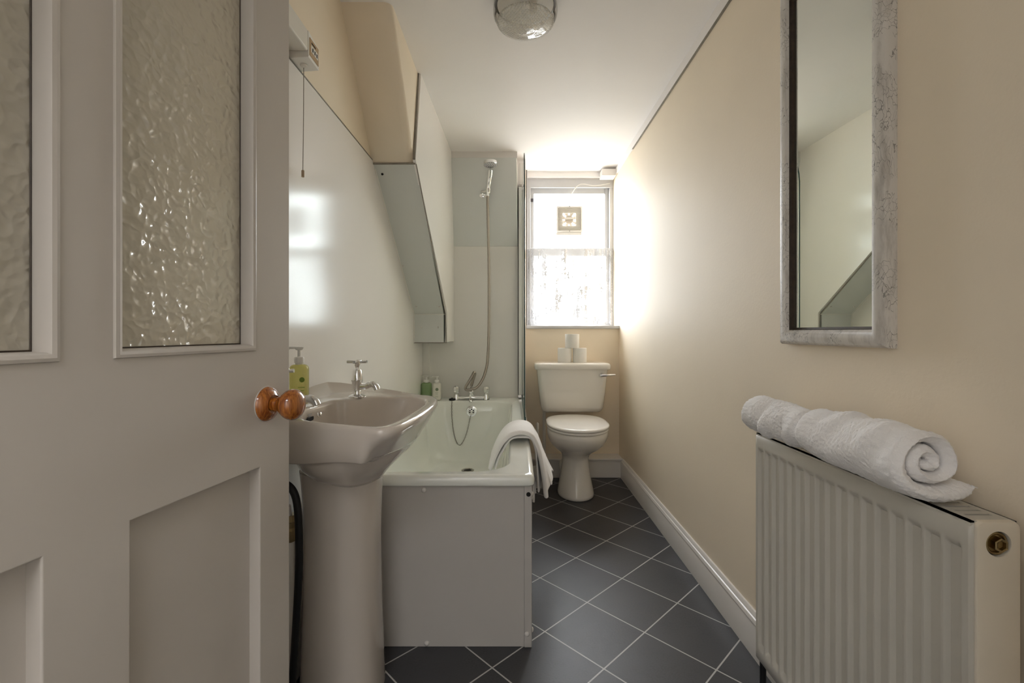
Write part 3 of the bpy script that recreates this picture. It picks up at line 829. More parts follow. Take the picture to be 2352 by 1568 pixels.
# slight raised bead then the flat and the basin well
rg.append(rrect(X0+.02, X1-.028, Y0+.028, Y1-.02, .04, .5735, n))
rg.append(rrect(-.602, -.006, 1.552, 3.150, .13, .5735, n))
rg.append(rrect(-.597, -.011, 1.558, 3.145, .13, .571, n))
rg.append(rrect(-.590, -.018, 1.570, 3.138, .13, .560, n))
for z, xi, yn, yf, r in ((.50, .010, .055, .012, .13), (.42, .020, .105, .022, .13), (.33, .032, .17, .034, .14), (.25, .046, .235, .055, .15), (.20, .068, .30, .085, .15), (.183, .10, .35, .125, .14), (.178, .15, .45, .19, .1)):
    rg.append(rrect(-.590+xi, -.018-xi, 1.570+yn, 3.138-yf, r, z, n))
obj('tub', B().loft([skew(r) for r in rg], False, True), M['bath'], ba, smooth=60)
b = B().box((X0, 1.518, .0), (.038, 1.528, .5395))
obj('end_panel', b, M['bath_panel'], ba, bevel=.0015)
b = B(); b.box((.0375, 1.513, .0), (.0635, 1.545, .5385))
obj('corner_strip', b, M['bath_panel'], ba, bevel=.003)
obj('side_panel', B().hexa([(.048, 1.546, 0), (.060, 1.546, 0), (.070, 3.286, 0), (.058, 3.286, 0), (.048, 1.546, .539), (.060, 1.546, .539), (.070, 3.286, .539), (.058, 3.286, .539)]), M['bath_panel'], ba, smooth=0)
for x, y, z, ax, m in ((-.296, 1.518, .523, (0, -1, 0), 'cap'), (-.287, 1.518, .012, (0, -1, 0), 'cap'), (.047, 1.513, .046, (0, -1, 0), 'cap'), (.0635, 1.53, .05, (1, 0, 0), 'cap'), (.0635, 1.53, .505, (1, 0, 0), 'cap')):
    obj('screw_cap', B().lathe([(.0085, 0), (.0085, .002), (.006, .005), (.001, .0062)], (x, y, z), ax, 16), M[m], ba)
obj('screw', B().lathe([(.0075, 0), (.0075, .0015), (.004, .0016), (.0035, .0002)], (.052, 1.513, .510), (0, -1, 0), 14), M['dark'], ba)
b = B(); b.box((X0, 1.5145, .5395), (.062, 1.53, .5425)); obj('shadow_gap', b, M['dark'], ba, smooth=0)
# overflow and waste
oc = (-.284, 3.132, .503)
b = B().lathe([(.0, .001), (.038, .001), (.038, .004), (.034, .008), (.024, .0085), (.022, .005), (0, .005)], oc, (0, -1, .06), 32)
obj('overflow', b, M['chrome'], ba, smooth=30)
b = B()
for k in range(6):
    a = 2*pi*k/6+.5
    b.lathe([(.0048, .0055), (.0048, .0068), (0, .0068)], (oc[0]+.0135*cos(a), oc[1], oc[2]+.0135*sin(a)), (0, -1, .06), 10)
obj('overflow_holes', b, M['dark'], ba)
b = B().lathe([(.0, -.001), (.040, -.001), (.040, .003), (.032, .005), (.024, .001), (.022, -.004)], (-.284, 2.86, .180), (0, 0, 1), 28)
obj('waste_ring', b, M['dark_chrome'], ba, smooth=30)
obj('waste_hole', B().lathe([(.0, .0), (.0235, .0), (.0235, .0015), (0, .0016)], (-.284, 2.86, .180), (0, 0, 1), 20), M['dark'], ba)
# chain and plug
def links(path, r=.0042, w=.0011):
    b = B(); P_ = [Vector(p) for p in path]; d_acc = 0; k = 0
    L_ = [0]
    for a, c in zip(P_, P_[1:]): L_.append(L_[-1]+(c-a).length)
    tot = L_[-1]; step = r*2.55; cnt = int(tot/step)
    for q in range(cnt):
        s_ = (q+.5)*step
        i = max(j for j in range(len(L_)-1) if L_[j] <= s_)
        f_ = (s_-L_[i])/(L_[i+1]-L_[i]); c = P_[i].lerp(P_[i+1], f_); t = (P_[i+1]-P_[i]).normalized()
        up = Vector((0, 1, 0)) if q % 2 else Vector((1, .2, 0))
        x = (up-t*up.dot(t)).normalized()
        ring = [c+t*r*1.5*cos(2*pi*m/10)+x*r*.75*sin(2*pi*m/10) for m in range(10)]
        y = t.cross(x)
        rr = []
        for m in range(10):
            rad = (ring[m]-c).normalized()
            rr.append([ring[m]+rad*w*cos(2*pi*h/5)+y*w*sin(2*pi*h/5) for h in range(5)])
        V = [[b.m.verts.new(p) for p in row] for row in rr]
        for m in range(10):
            for h in range(5):
                b.m.faces.new((V[m][h], V[(m+1) % 10][h], V[(m+1) % 10][(h+1) % 5], V[m][(h+1) % 5]))
    return b
cp = catmull([(-.420, 3.155, .583), (-.421, 3.135, .555), (-.418, 3.118, .47), (-.405, 3.105, .37), (-.385, 3.094, .305), (-.362, 3.09, .282), (-.338, 3.093, .305), (-.312, 3.10, .37), (-.295, 3.112, .45), (-.286, 3.124, .487)], 6)
obj('plug_chain', links(cp), M['chain'], ba)
obj('plug', B().lathe([(.0, 0), (.022, 0), (.022, .009), (.018, .012), (.006, .013), (.006, .018), (0, .019)], (-.424, 3.172, .574), (0, 0, 1), 20), M['black'], ba)
# bath mixer on the far rim
mx_ = bpy.data.objects.new('mixer_tap', None); COL.objects.link(mx_); mx_.parent = ba; mx_.location = Vector((-.29, 3.20, .574))-ba.location
b = B()
for sx in (-.105, .105):
    b.lathe([(.0, 0), (.024, 0), (.024, .004), (.021, .018), (.018, .030), (.017, .038), (0, .038)], (-.292+sx, 3.20, .574), (0, 0, 1), 24)
b.tube([(-.397, 3.20, .588), (-.36, 3.196, .586), (-.33, 3.19, .590), (-.292, 3.186, .592), (-.254, 3.19, .590), (-.22, 3.196, .586), (-.187, 3.20, .588)], [.012, .0145, .013, .017, .013, .0145, .012], 16)
b.lathe([(.0, 0), (.018, 0), (.020, .02), (.020, .032), (.015, .036), (.018, .040), (.019, .052), (.013, .060), (.007, .062), (.007, .075), (.009, .078), (.009, .085), (.006, .087), (0, .088)], (-.292, 3.190, .582), (0, 0, 1), 24)
b.tube([(-.292, 3.18, .585), (-.292, 3.15, .582), (-.292, 3.135, .566)], .011, 14)
obj('mixer_body', b, M['chrome'], mx_, smooth=45)
for sx in (-.105, .105):
    b = B().lathe([(.012, .038), (.013, .044), (.021, .052), (.0245, .064), (.0245, .080), (.021, .091), (.012, .098), (.001, .100)], (-.292+sx, 3.20, .574), (0, 0, 1), 8)
    obj('mixer_handle', b, M['chrome'], mx_, smooth=25)

# hand shower with hose
hs = thing('hand_shower', 'chrome hand shower on a wall bracket with long metal hose', 'shower', (-.20, 3.25, .66))
hx = -.17
obj('wall_bracket', B().lathe([(.0, 0), (.033, 0), (.034, .006), (.026, .012), (.0, .013)], (-.212, 3.228, 2.03), (0, -1, .2), 24).tube([(-.218, 3.222, 2.03), (-.215, 3.185, 2.03), (-.178, 3.16, 2.028)], .011, 12).lathe([(.0, 0), (.0155, 0), (.0165, .018), (.0155, .034), (0, .034)], (-.172, 3.155, 2.010), (.05, -.12, 1), 16), M['chrome'], hs, smooth=40)
obj('handle', B().tube(catmull([(-.176, 3.16, 1.995), (-.172, 3.152, 2.03), (-.166, 3.142, 2.08), (-.158, 3.128, 2.125), (-.152, 3.10, 2.158), (-.150, 3.075, 2.168)], 5), [.0105]*5+[.0135]*5+[.0165]*5+[.0185]*5+[.018]*6, 16), M['chrome'], hs)
ax = Vector((.04, -.08, -1)).normalized()
hc = Vector((-.150, 3.055, 2.180))
obj('shower_head', B().lathe([(.0, -.020), (.030, -.018), (.046, -.010), (.048, 0), (.048, .010), (.044, .012)], hc, ax, 32, cap1=False), M['chrome'], hs, smooth=40)
obj('spray_face', B().lathe([(.0, .012), (.044, .012), (.044, .0125), (.0, .0135)], hc, ax, 32), M['print_grey'], hs)
b = B()
xa = ax.cross(Vector((0, 1, 0))).normalized(); ya = ax.cross(xa)
for rr, k_ in ((.014, 6), (.027, 10), (.038, 16)):
    for q in range(k_):
        a = 2*pi*q/k_
        b.lathe([(.0026, .0125), (.0022, .0155), (0, .0158)], hc+xa*rr*cos(a)+ya*rr*sin(a), ax, 6)
obj('nozzles', b, M['plastic_white'], hs)
hp = catmull([(-.176, 3.16, 2.0), (-.175, 3.165, 1.90), (-.172, 3.20, 1.70), (-.169, 3.22, 1.40), (-.170, 3.22, 1.10), (-.178, 3.21, .86), (-.196, 3.19, .76), (-.222, 3.175, .70), (-.252, 3.166, .664), (-.285, 3.160, .652),
              (-.322, 3.158, .648), (-.328, 3.156, .668), (-.305, 3.158, .706), (-.282, 3.165, .745), (-.271, 3.175, .768), (-.266, 3.182, .758), (-.274, 3.186, .73), (-.285, 3.189, .695), (-.291, 3.190, .6715)], 14)
b = B()
rad = [.0090+.0008*(i % 2) for i in range(len(hp))]
b.tube(hp, rad, 10)
obj('hose', b, M['hose'], hs, smooth=60)
for p0, p1 in (((-.176, 3.16, 2.005), (-.1755, 3.164, 1.96)),):
    obj('hose_nut', B().tube([p0, p1], [.010, .0085], 12), M['chrome'], hs)

# glass shower screen
ss_ = thing('shower_screen', 'clear glass shower screen standing on the bath edge', 'shower screen', (.06, 3.28, .58))
gx0, gx1 = .0680, .0600
out = [(3.275, .598), (2.40, .598)]
r = .22
top = 2.062
for k in range(9):
    t = radians(180+0-90*k/8)
    out.append((2.40+r+r*cos(t), top-r+r*sin(t)))
out.append((3.275, top))
def gx(y): return gx1+(gx0-gx1)*(y-2.5)/.78
obj('glass', B().prism([(gx(y), y, z) for y, z in out], (.0055, 0, 0)), M['screen'], ss_, smooth=0)
b = B().tube([(gx(y)+.00275, y-.0005, z) for y, z in out[1:]], .0030, 8)
obj('glass_edge', b, M['screen_edge'], ss_, smooth=60)
b = B(); b.box((.041, 3.255, .585), (.062, 3.289, 2.09)); b.box((.060, 3.262, .585), (.067, 3.289, 2.10)); b.box((.0755, 3.262, .585), (.083, 3.289, 2.09))
obj('wall_channel', b, M['alum'], ss_, bevel=.002)
b = B(); b.box((.0365, 3.262, .59), (.041, 3.289, 2.085)); obj('channel_gap', b, M['dark'], ss_, smooth=0)
obj('channel_cap', B().box((.038, 3.25, .580), (.085, 3.2875, .60)), M['dark_chrome'], ss_, bevel=.002)
obj('channel_cap', B().box((.039, 3.25, 2.088), (.066, 3.2875, 2.104)), M['dark_chrome'], ss_, bevel=.002)
obj('bottom_seal', B().box((.0595, 2.41, .5785), (.0700, 3.26, .599)), M['screen_edge'], ss_, smooth=0)

# towel folded over the bath edge
tw = thing('bath_towel', 'folded white towel draped over the bath edge', 'towel', (.06, 2.0, .58))
def drape(prof, ys, wav):
    P_ = catmull([(x, 0, z) for x, z in prof], 7)
    rows = []
    for j, y in enumerate(ys):
        row = []
        for i, p in enumerate(P_):
            s_ = i/(len(P_)-1); h = sm(.55, 1., s_)
            dx, dy, dz = wav(y, s_)
            row.append((p.x+dx, y+dy, p.z+dz))
        rows.append(row)
    return rows
ys = [1.925+.29*k/16 for k in range(17)]
def wv(y, s_):
    v = (y-1.925)/.29; h = sm(.6, 1., s_)
    return (.035*v*h + .006*sin(9*v+3*s_)*h, .06*v*h*.3+.010*sin(4*s_)*(1-v), .006*sin(6*v)*(1-h) + .03*h*v*(1-v))
prof = [(-.098, .462), (-.078, .515), (-.050, .568), (-.012, .606), (.036, .618), (.080, .604), (.106, .555), (.122, .48), (.134, .41), (.142, .345)]
o = obj('towel_fold', B().grid(drape(prof, ys, wv)), M['towel_b'], tw, smooth=180, solid=.019, subd=1)
prof2 = [(-.078, .455), (-.062, .505), (-.030, .562), (-.004, .592), (.040, .598), (.080, .590), (.097, .545), (.104, .47), (.107, .42), (.110, .36)]
def wv2(y, s_):
    v = (y-1.945)/.27; h = sm(.6, 1., s_)
    return (.03*v*h, 0, .004*sin(7*v))
ys2 = [1.945+.27*k/12 for k in range(13)]
obj('towel_lining', B().grid(drape(prof2, ys2, wv2)), M['towel_b'], tw, smooth=180, solid=.010, subd=1)
prof3 = [(.086, .585), (.110, .54), (.132, .46), (.150, .40), (.168, .35)]
def wv3(y, s_):
    v = (y-2.0)/.27
    return (.03*v*s_+.005*sin(14*v)*s_, .03*s_, .012*sin(10*v)*s_)
ys3 = [2.02+.26*k/12 for k in range(13)]
obj('towel_flap', B().grid(drape(prof3, ys3, wv3)), M['towel_b'], tw, smooth=180, solid=.012, subd=1)
b = B()
for k in range(14):
    y = 1.935+.010*k; x = .086+.0012*k+random.uniform(-.003, .003)
    l = random.uniform(.05, .09)
    b.tube([(x, y, .40), (x+random.uniform(-.004, .004), y, .37), (x+random.uniform(-.004, .006), y-.003, .40-l)], [.004, .0042, .0036], 6)
fr = obj('fringe', b, M['towel_b'], tw, smooth=60); fr['kind'] = 'stuff'

# ------------------------------------------------------------------ toilet
TXc = .408
to = thing('toilet', 'white close coupled toilet with closed lid under the window', 'toilet', (TXc, 2.95, 0))
def egg(a, yf, yb, z, yc=None, n=48, px=1., cx=TXc, sq_=1.):
    yc = yc if yc is not None else yf+(yb-yf)*.5
    out = []
    for i in range(n):
        t = 2*pi*i/n
        c_, s_ = sin(t), cos(t)
        c_ = math.copysign(abs(c_)**px, c_)
        yy = yc - (yc-yf)*s_ if s_ > 0 else yc + (yb-yc)*math.copysign(abs(s_)**sq_, 1)
        out.append((cx+a*c_, yy, z))
    return out
rg = [egg(.112, 2.812, 3.13, 0, 2.96), egg(.118, 2.806, 3.14, .006, 2.96), egg(.117, 2.808, 3.14, .02, 2.96), egg(.107, 2.828, 3.15, .07, 2.97), egg(.095, 2.846, 3.16, .13, 2.97), egg(.087, 2.854, 3.17, .19, 2.97),
      egg(.084, 2.852, 3.18, .235, 2.97), egg(.090, 2.838, 3.19, .262, 2.97), egg(.112, 2.80, 3.20, .288, 2.96), egg(.142, 2.745, 3.21, .315, 2.93), egg(.166, 2.695, 3.215, .345, 2.91), egg(.182, 2.658, 3.22, .378, 2.89),
      egg(.189, 2.640, 3.225, .41, 2.88), egg(.190, 2.637, 3.225, .435, 2.88), egg(.186, 2.642, 3.225, .443, 2.88), egg(.15, 2.69, 3.2, .4435, 2.88)]
obj('pan', B().loft(rg), M['toilet'], to, smooth=70)
def slab(a, yf, yb, z0, z1, dome=0., r=.006):
    return B().loft([egg(a-r, yf+r, yb-r, z0, 2.87, px=.94, sq_=.55), egg(a, yf, yb, z0+r*.8, 2.87, px=.94, sq_=.55), egg(a, yf, yb, z1-r, 2.87, px=.94, sq_=.55), egg(a-r*.6, yf+r*.6, yb-r*.6, z1-r*.2, 2.87, px=.94, sq_=.55),
                     egg(a-.02, yf+.02, yb-.02, z1+dome*.5, 2.87, px=.94, sq_=.55), egg(a*.5, yf+.13, yb-.12, z1+dome, 2.87, px=.94, sq_=.55), egg(.01, 2.86, 2.88, z1+dome, 2.87)])
obj('seat', slab(.191, 2.626, 3.135, .446, .461), M['seat'], to, smooth=60)
obj('seat_lid', slab(.194, 2.618, 3.15, .464, .481, .004), M['seat'], to, smooth=60)
for q in (-.075, .075):
    obj('hinge', B().tube([(TXc+q-.02, 3.158, .455), (TXc+q+.02, 3.158, .455)], .010, 12), M['seat'], to)
CXc = .420
rg = []
for z, hw, yf, r in ((.482, .185, 3.232, .03), (.484, .200, 3.215, .035), (.495, .213, 3.200, .04), (.52, .221, 3.192, .04), (.60, .231, 3.186, .04), (.72, .243, 3.180, .04), (.792, .249, 3.178, .04)):
    rg.append(rrect(CXc-hw, CXc+hw, yf, 3.403, r, z, 8))
obj('cistern', B().loft(rg), M['toilet'], to, smooth=60)
rg = []
for z, o, r in ((.786, .006, .03), (.790, .0, .034), (.815, .0, .034), (.825, .004, .034), (.830, .014, .03), (.832, .03, .03), (.833, .08, .03)):
    rg.append(rrect(CXc-.266+o, CXc+.266-o, 3.160+o, 3.404-min(o, .01), r, z, 8))
obj('cistern_lid', B().loft(rg), M['toilet'], to, smooth=60)
b = B().lathe([(.0, 0), (.017, 0), (.018, .006), (.014, .014), (.010, .022), (0, .024)], (CXc+.198, 3.179, .748), (0, -1, 0), 20)
b.tube([(CXc+.198, 3.158, .748), (CXc+.23, 3.150, .749), (CXc+.262, 3.150, .751), (CXc+.290, 3.151, .753)], [.010, .0075, .0065, .0045], 12)
obj('flush_lever', b, M['chrome'], to, smooth=40)
obj('inlet_pipe', B().tube([(.2315, 3.36, .48), (.2315, 3.36, .14)], .0125, 14), M['pipe_white'], to)
obj('soil_pipe', B().tube([(TXc-.03, 3.14, .10), (TXc-.03, 3.26, .10)], .05, 20), M['pipe_white'], to)
obj('water_inlet', B().tube([(.245, 3.34, .482), (.245, 3.34, .462)], .022, 14), M['plastic_white'], to)

def roll(x, y, z, label):
    t = thing('toilet_roll', label, 'toilet roll', (x, y, z), 'toilet rolls stacked on the cistern')
    obj('paper', B().lathe([(.021, .0), (.049, .0), (.0505, .002), (.0505, .098), (.049, .1), (.021, .1), (.0208, .098), (.0208, .002), (.021, 0)], (x, y, z), (0, 0, 1), 40, False, False), M['paper'], t, smooth=45)
    obj('card_tube', B().lathe([(.0206, .001), (.0206, .099), (.0196, .099), (.0196, .001), (.0206, .001)], (x, y, z), (0, 0, 1), 24, False, False), M['card'], t)
roll(.374, 3.285, .8335, 'white toilet roll on the left of the cistern lid')
roll(.4815, 3.282, .8335, 'white toilet roll on the right of the cistern lid')
roll(.428, 3.284, .9340, 'white toilet roll balanced on top of two other rolls')

tb = thing('toilet_brush', 'white toilet brush with slim upright handle between bath and toilet', 'toilet brush', (.168, 3.10, 0))
obj('holder', B().lathe([(.0, 0), (.045, 0), (.047, .01), (.040, .10), (.036, .13), (.034, .13), (.036, .10), (.0, .02)], (.168, 3.10, 0), (0, 0, 1), 24), M['plastic_white'], tb)
obj('handle', B().lathe([(.0, .025), (.006, .03), (.0062, .30), (.0085, .33), (.009, .41), (.0085, .425), (.004, .432), (0, .433)], (.168, 3.10, 0), (0, 0, 1), 16), M['plastic_white'], tb)

# ------------------------------------------------------------------ mirror
mr = thing('wall_mirror', 'tall mirror in a crackled white painted frame on the right wall', 'mirror', (XR, 1.13, 1.015))
my0, my1, mz0, mz1 = .9405, 1.318, 1.015, 2.02
prof = [(0, 0), (.001, -.016), (.005, -.023), (.013, -.028), (.024, -.029), (.034, -.026), (.040, -.019), (.042, -.013), (.047, -.010), (.047, -.006)]
rings = []
for o, x in prof[:7]:
    rings.append([(XR+x, y, z) for y, z in ((my0+o, mz0+o), (my1-o, mz0+o), (my1-o, mz1-o), (my0+o, mz1-o))])
obj('frame', B().loft(rings, False, False), M['frame_crackle'], mr, smooth=28)
rings = []
for o, x in prof[6:]:
    rings.append([(XR+x, y, z) for y, z in ((my0+o, mz0+o), (my1-o, mz0+o), (my1-o, mz1-o), (my0+o, mz1-o))])
obj('frame_rebate', B().loft(rings, False, False), M['frame_bare'], mr, smooth=28)
obj('mirror_glass', B().box((XR-.0085, my0+.02, mz0+.02), (XR-.004, my1-.02, mz1-.02)), M['mirror'], mr, smooth=0)

# ------------------------------------------------------------------ radiator
ra = thing('radiator', 'cream double panel radiator with vertical flutes on the right wall', 'radiator', (.735, 1.0, .117))
RX, RY0, RY1, RZ0, RZ1 = .697, .6935, 1.308, .117, .757
nf = 17; pitch = (RY1-RY0-.022)/nf
ysr = []
for k in range(nf):
    y0 = RY0+.011+k*pitch
    for q in (0, .07, .12, .17, .22, .5, .78, .83, .88, .93): ysr.append((y0+pitch*q, q))
ysr = [(RY0, 0), (RY0+.003, 0)] + ysr + [(RY1-.011, 0), (RY1-.003, 0), (RY1, 0)]
zsr = [RZ0, RZ0+.004, RZ0+.030, RZ0+.036, RZ0+.042, RZ0+.050, RZ0+.060, RZ1-.060, RZ1-.052, RZ1-.044, RZ1-.038, RZ1-.032, RZ1-.004, RZ1]
def dep(q, z, y):
    a = sm(.06, .23, q)*(1-sm(.77, .94, q))
    bot = RZ0+.034; t2 = RZ1-.036
    e = sm(bot, bot+.020, z)*(1-sm(t2-.014, t2, z))
    d_ = .0125*a*e
    if y <= RY0+.0005 or y >= RY1-.0005 or z <= RZ0+.0005 or z >= RZ1-.0005: d_ = .006
    return d_
rows = [[(RX+dep(q, z, y), y, z) for y, q in ysr] for z in zsr]
obj('front_panel', B().grid(rows), M['radiator'], ra, smooth=60)
b = B(); b.box((RX+.009, RY0+.004, RZ0+.004), (RX+.014, RY1-.004, RZ1-.004)); b.box((RX+.058, RY0+.004, RZ0), (RX+.070, RY1-.004, RZ1-.004))
obj('rear_panel', b, M['radiator'], ra, smooth=0)
b = B()
for k in range(int((RY1-RY0-.03)/.012)):
    y = RY0+.018+k*.012
    b.box((RX+.016, y, RZ0+.02), (RX+.056, y+.0012, RZ1-.03))
obj('convector_fins', b, M['radiator'], ra, smooth=0)
# top grille: rails and cross bars, slots open between them
b = B()
GZ = RZ1+.004
b.box((RX+.0022, RY0+.002, GZ-.014), (RX+.0085, RY1-.002, GZ)); b.box((RX+.0022, RY0+.002, GZ-.0025), (RX+.018, RY1-.002, GZ))
b.box((RX+.060, RY0+.002, GZ-.0025), (RX+.073, RY1-.002, GZ)); b.box((RX+.0705, RY0+.002, GZ-.014), (RX+.073, RY1-.002, GZ))
k = 0; y = RY0+.002
b.box((RX+.018, y, GZ-.0025), (RX+.060, RY0+.024, GZ))
y = RY0+.024+.0055
while y < RY1-.03:
    b.box((RX+.018, y, GZ-.0025), (RX+.060, y+.0115, GZ)); y += .017
b.box((RX+.018, y, GZ-.0025), (RX+.060, RY1-.002, GZ))
obj('top_grille', b, M['radiator'], ra, smooth=0)
obj('grille_shade', B().box((RX+.016, RY0+.01, GZ-.040), (RX+.060, RY1-.01, GZ-.032)), M['dark'], ra, smooth=0)
# end covers; the near one has a round opening with the brass plug inside
def endcap(y0, y1, name):
    cxe, cze = RX+.0395, RZ1-.029
    b = B(); x0, x1_, z0, z1 = RX+.0065, RX+.0745, RZ0+.002, RZ1+.0045
    def rr_(o, y, n=96):
        out = []
        for k in range(n):
            a = 2*pi*k/n; c_, s_ = cos(a), sin(a); t = 1e9
            for d_, lo, hi, p0 in ((c_, x0+o, x1_-o, cxe), (s_, z0+o, z1-o, cze)):
                if d_ > 1e-9: t = min(t, (hi-p0)/d_)
                elif d_ < -1e-9: t = min(t, (lo-p0)/d_)
            px, pz = cxe+c_*t, cze+s_*t
            R_ = .010
            # round the corners
            for qx, sx_ in ((x0+o+R_, -1), (x1_-o-R_, 1)):
                for qz, sz_ in ((z0+o+R_, -1), (z1-o-R_, 1)):
                    if (px-qx)*sx_ > 0 and (pz-qz)*sz_ > 0:
                        l = math.hypot(px-qx, pz-qz)
                        if l > R_: px, pz = qx+(px-qx)*R_/l, qz+(pz-qz)*R_/l
            out.append((px, y, pz))
        return out
    def circ_(r, y, n=96):
        return [(cxe+r*cos(2*pi*k/n), y, cze+r*sin(2*pi*k/n)) for k in range(n)]
    b.loft([rr_(0, y1), rr_(0, y0+.004), rr_(.0015, y0+.001), rr_(.004, y0), circ_(.0195, y0), circ_(.0190, y0+.001), circ_(.0190, y1+.004)], False, True)
    return b, cxe, cze
b, cxe, cze = endcap(RY0-.004, RY0+.006, 'end_cover')
obj('end_cover', b, M['rad_end'], ra, smooth=35)
b = B().lathe([(.0182, -.006), (.0182, -.003), (.0, -.003)], (cxe, RY0+.002, cze), (0, -1, 0), 28); obj('cover_opening', b, M['dark'], ra)
b = B().lathe([(.0172, -.004), (.0172, .001), (.0155, .002), (.0140, .001), (.0140, -.003)], (cxe+.0, RY0, cze), (0, -1, 0), 28)
b.lathe([(.011, -.004), (.011, .005), (.0098, .0065), (.0075, .0055), (.0068, .001), (.0, .0)], (cxe+.002, RY0-.001, cze-.001), (0, -1, 0), 6)
obj('blanking_plug', b, M['brass'], ra, smooth=25)
b, _, _ = endcap(RY0-.004, RY0+.006, 'x'); b.rot(Matrix.Translation((0, RY1+RY0, 0)) @ Matrix.Scale(-1, 4, (0, 1, 0)))
obj('end_cover', b, M['radiator'], ra, smooth=35)
b = B().tube([(RX+.012, RY1-.018, RZ0+.008), (RX+.012, RY1-.018, 0)], .0085, 12)
obj('feed_pipe', b, M['black'], ra)
b = B().tube([(RX+.030, RY1+.004, RZ0+.03), (RX+.030, RY1+.026, RZ0+.03)], .008, 12).lathe([(.0, 0), (.010, 0), (.011, .02), (.009, .03), (0, .031)], (RX+.030, RY1+.02, RZ0+.012), (0, 0, 1), 14)
obj('valve', b, M['chrome'], ra)
for y in (RY0+.12, RY1-.12):
    obj('wall_bracket', B().box((RX+.070, y, RZ0+.05), (XR, y+.03, RZ1-.05)), M['radiator'], ra, smooth=0)

# rolled towels on top
def towel_roll(label, y0, y1, xc, zc, R_, phase, yaw, seed, flat=.86, taper0=1., taper1=1., amp=1., flap=0., fat=0.):
    """a towel rolled up: one thick sheet wound in a spiral, open spiral ends, puckered surface"""
    t = thing('rolled_towel', label, 'towel', (xc, (y0+y1)/2, RZ1+.004), 'rolled towels on the radiator')
    rnd = random.Random(seed)
    turns = 2.6; nA = int(turns*36); L = y1-y0
    th_ = R_*.92/turns
    ph = [rnd.uniform(0, 6.28) for _ in range(10)]
    def pucker(a, v):
        q = .55*sin(2*a+ph[0]+7*v)+.5*sin(3*a+ph[1]-11*v)
        w = sin(17*v+ph[2]+1.5*sin(2*a+ph[3]))*.8+.6*sin(31*v+ph[4]-2.2*a)
        return (.0030*q+.0042*w*(.5+.5*sin(a+ph[5])))*amp
    def pt(a, r, y, v, outer):
        r *= taper0+(taper1-taper0)*v
        r += pucker(a, v)*sm(.45, 1., r/R_)
        x, z = r*cos(a), r*sin(a)
        if z < 0: z *= flat
        return Vector((xc+x, y, zc+z))
    def side(v, inner):
        out = []
        end = min(v, 1-v)*L
        rd = .42*th_*(1-sm(0, .012, end))
        for i in range(nA+1):
            f_ = (i/nA)**1.6; a = phase-2*pi*turns*f_
            ro = R_-th_*turns*f_*1.0; ri = ro-th_*.86
            r = max(ri+rd, .002) if inner else max(ro-rd, .003)
            if f_ < .13: r += flap*(1-f_/.13)**1.3
            if not inner and f_ < .17: r += fat*(1-f_/.17)**.7
            if f_ < .022:      # rounded free edge of the sheet
                q = (1-f_/.022); hd = .5*(th_*.86+fat)*(1-math.sqrt(max(0, 1-q*q)))*.96
                r += hd if inner else -hd
            dome = (.010*f_+.004*sin(a*1.0+ph[6]))*(-1 if v < .5 else 1)*(1-sm(0, .10, end))
            out.append(pt(a, r, y0+L*v-dome, v, not inner))
        return out
    vs_ = [0, .004/L, .010/L, .02/L, .04/L] + [.06/L+(1-.12/L)*k/40 for k in range(41)] + [1-.04/L, 1-.02/L, 1-.010/L, 1-.004/L, 1]
    b = B()
    def add(rows): return [[b.m.verts.new(p) for p in r] for r in rows]
    O = add([side(v, False) for v in vs_]); I = add([side(v, True) for v in vs_])
    def quads(A, C):
        for i in range(len(A)-1): b.m.faces.new((A[i], A[i+1], C[i+1], C[i]))
    for A, C in zip(O, O[1:]): quads(A, C)
    for A, C in zip(I, I[1:]): quads(C, A)
    quads(I[0], O[0]); quads(O[-1], I[-1])
    for k in (0, -1):
        X = [r[k] for r in O]; Y = [r[k] for r in I]
        quads(X, Y)
    b.rot(Matrix.Translation((xc, (y0+y1)/2, zc)) @ Matrix.Rotation(yaw, 4, 'Z') @ Matrix.Translation((-xc, -(y0+y1)/2, -zc)))
    o = obj('towel_roll', b, M['towel'], t, smooth=180)
    tx = bpy.data.textures.new('terry', 'CLOUDS'); tx.noise_scale = .006; tx.noise_depth = 2
    md = o.modifiers.new('subd', 'SUBSURF'); md.levels = 2; md.render_levels = 2
    md = o.modifiers.new('pile', 'DISPLACE'); md.texture = tx; md.strength = .0045; md.mid_level = .5; md.texture_coords = 'LOCAL'
    return t
towel_roll('white rolled towel at the near end of the radiator top', .746, 1.030, .692, RZ1+.0740, .068, radians(-34), radians(1.), 3, .80, 1.08, .96, 1.35, .006, .014)
towel_roll('white rolled towel lying behind the nearer roll on the radiator top', 1.048, 1.292, .700, RZ1+.064, .0635, radians(-100), radians(-2), 11, .86, .84, 1., 1.5, .0)
# ------------------------------------------------------------------ ceiling light
LC = Vector((.047, 1.715, ZC))
cl = thing('ceiling_light', 'round clear glass bulkhead light on the ceiling', 'ceiling light', LC)
obj('base', B().lathe([(.0, 0), (.116, 0), (.118, -.006), (.117, -.020), (.110, -.022), (.0, -.022)], LC, (0, 0, 1), 48), M['darkmetal'], cl, smooth=40)
obj('reflector', B().lathe([(.0, -.0225), (.105, -.0225), (.106, -.026), (.0, -.0262)], LC, (0, 0, 1), 40), M['plastic_white'], cl)
obj('glass_side', B().lathe([(.116, -.021), (.1205, -.030), (.1215, -.050), (.119, -.066), (.112, -.080), (.104, -.088)], LC, (0, 0, 1), 64, False, False), M['clearglass'], cl, smooth=80)
obj('prism_glass', B().lathe([(.104, -.088), (.100, -.0935), (.085, -.100), (.06, -.106), (.042, -.1085), (.0405, -.110), (.02, -.1115), (.001, -.112)], LC, (0, 0, 1), 64, False, True), M['lampglass'], cl, smooth=80)
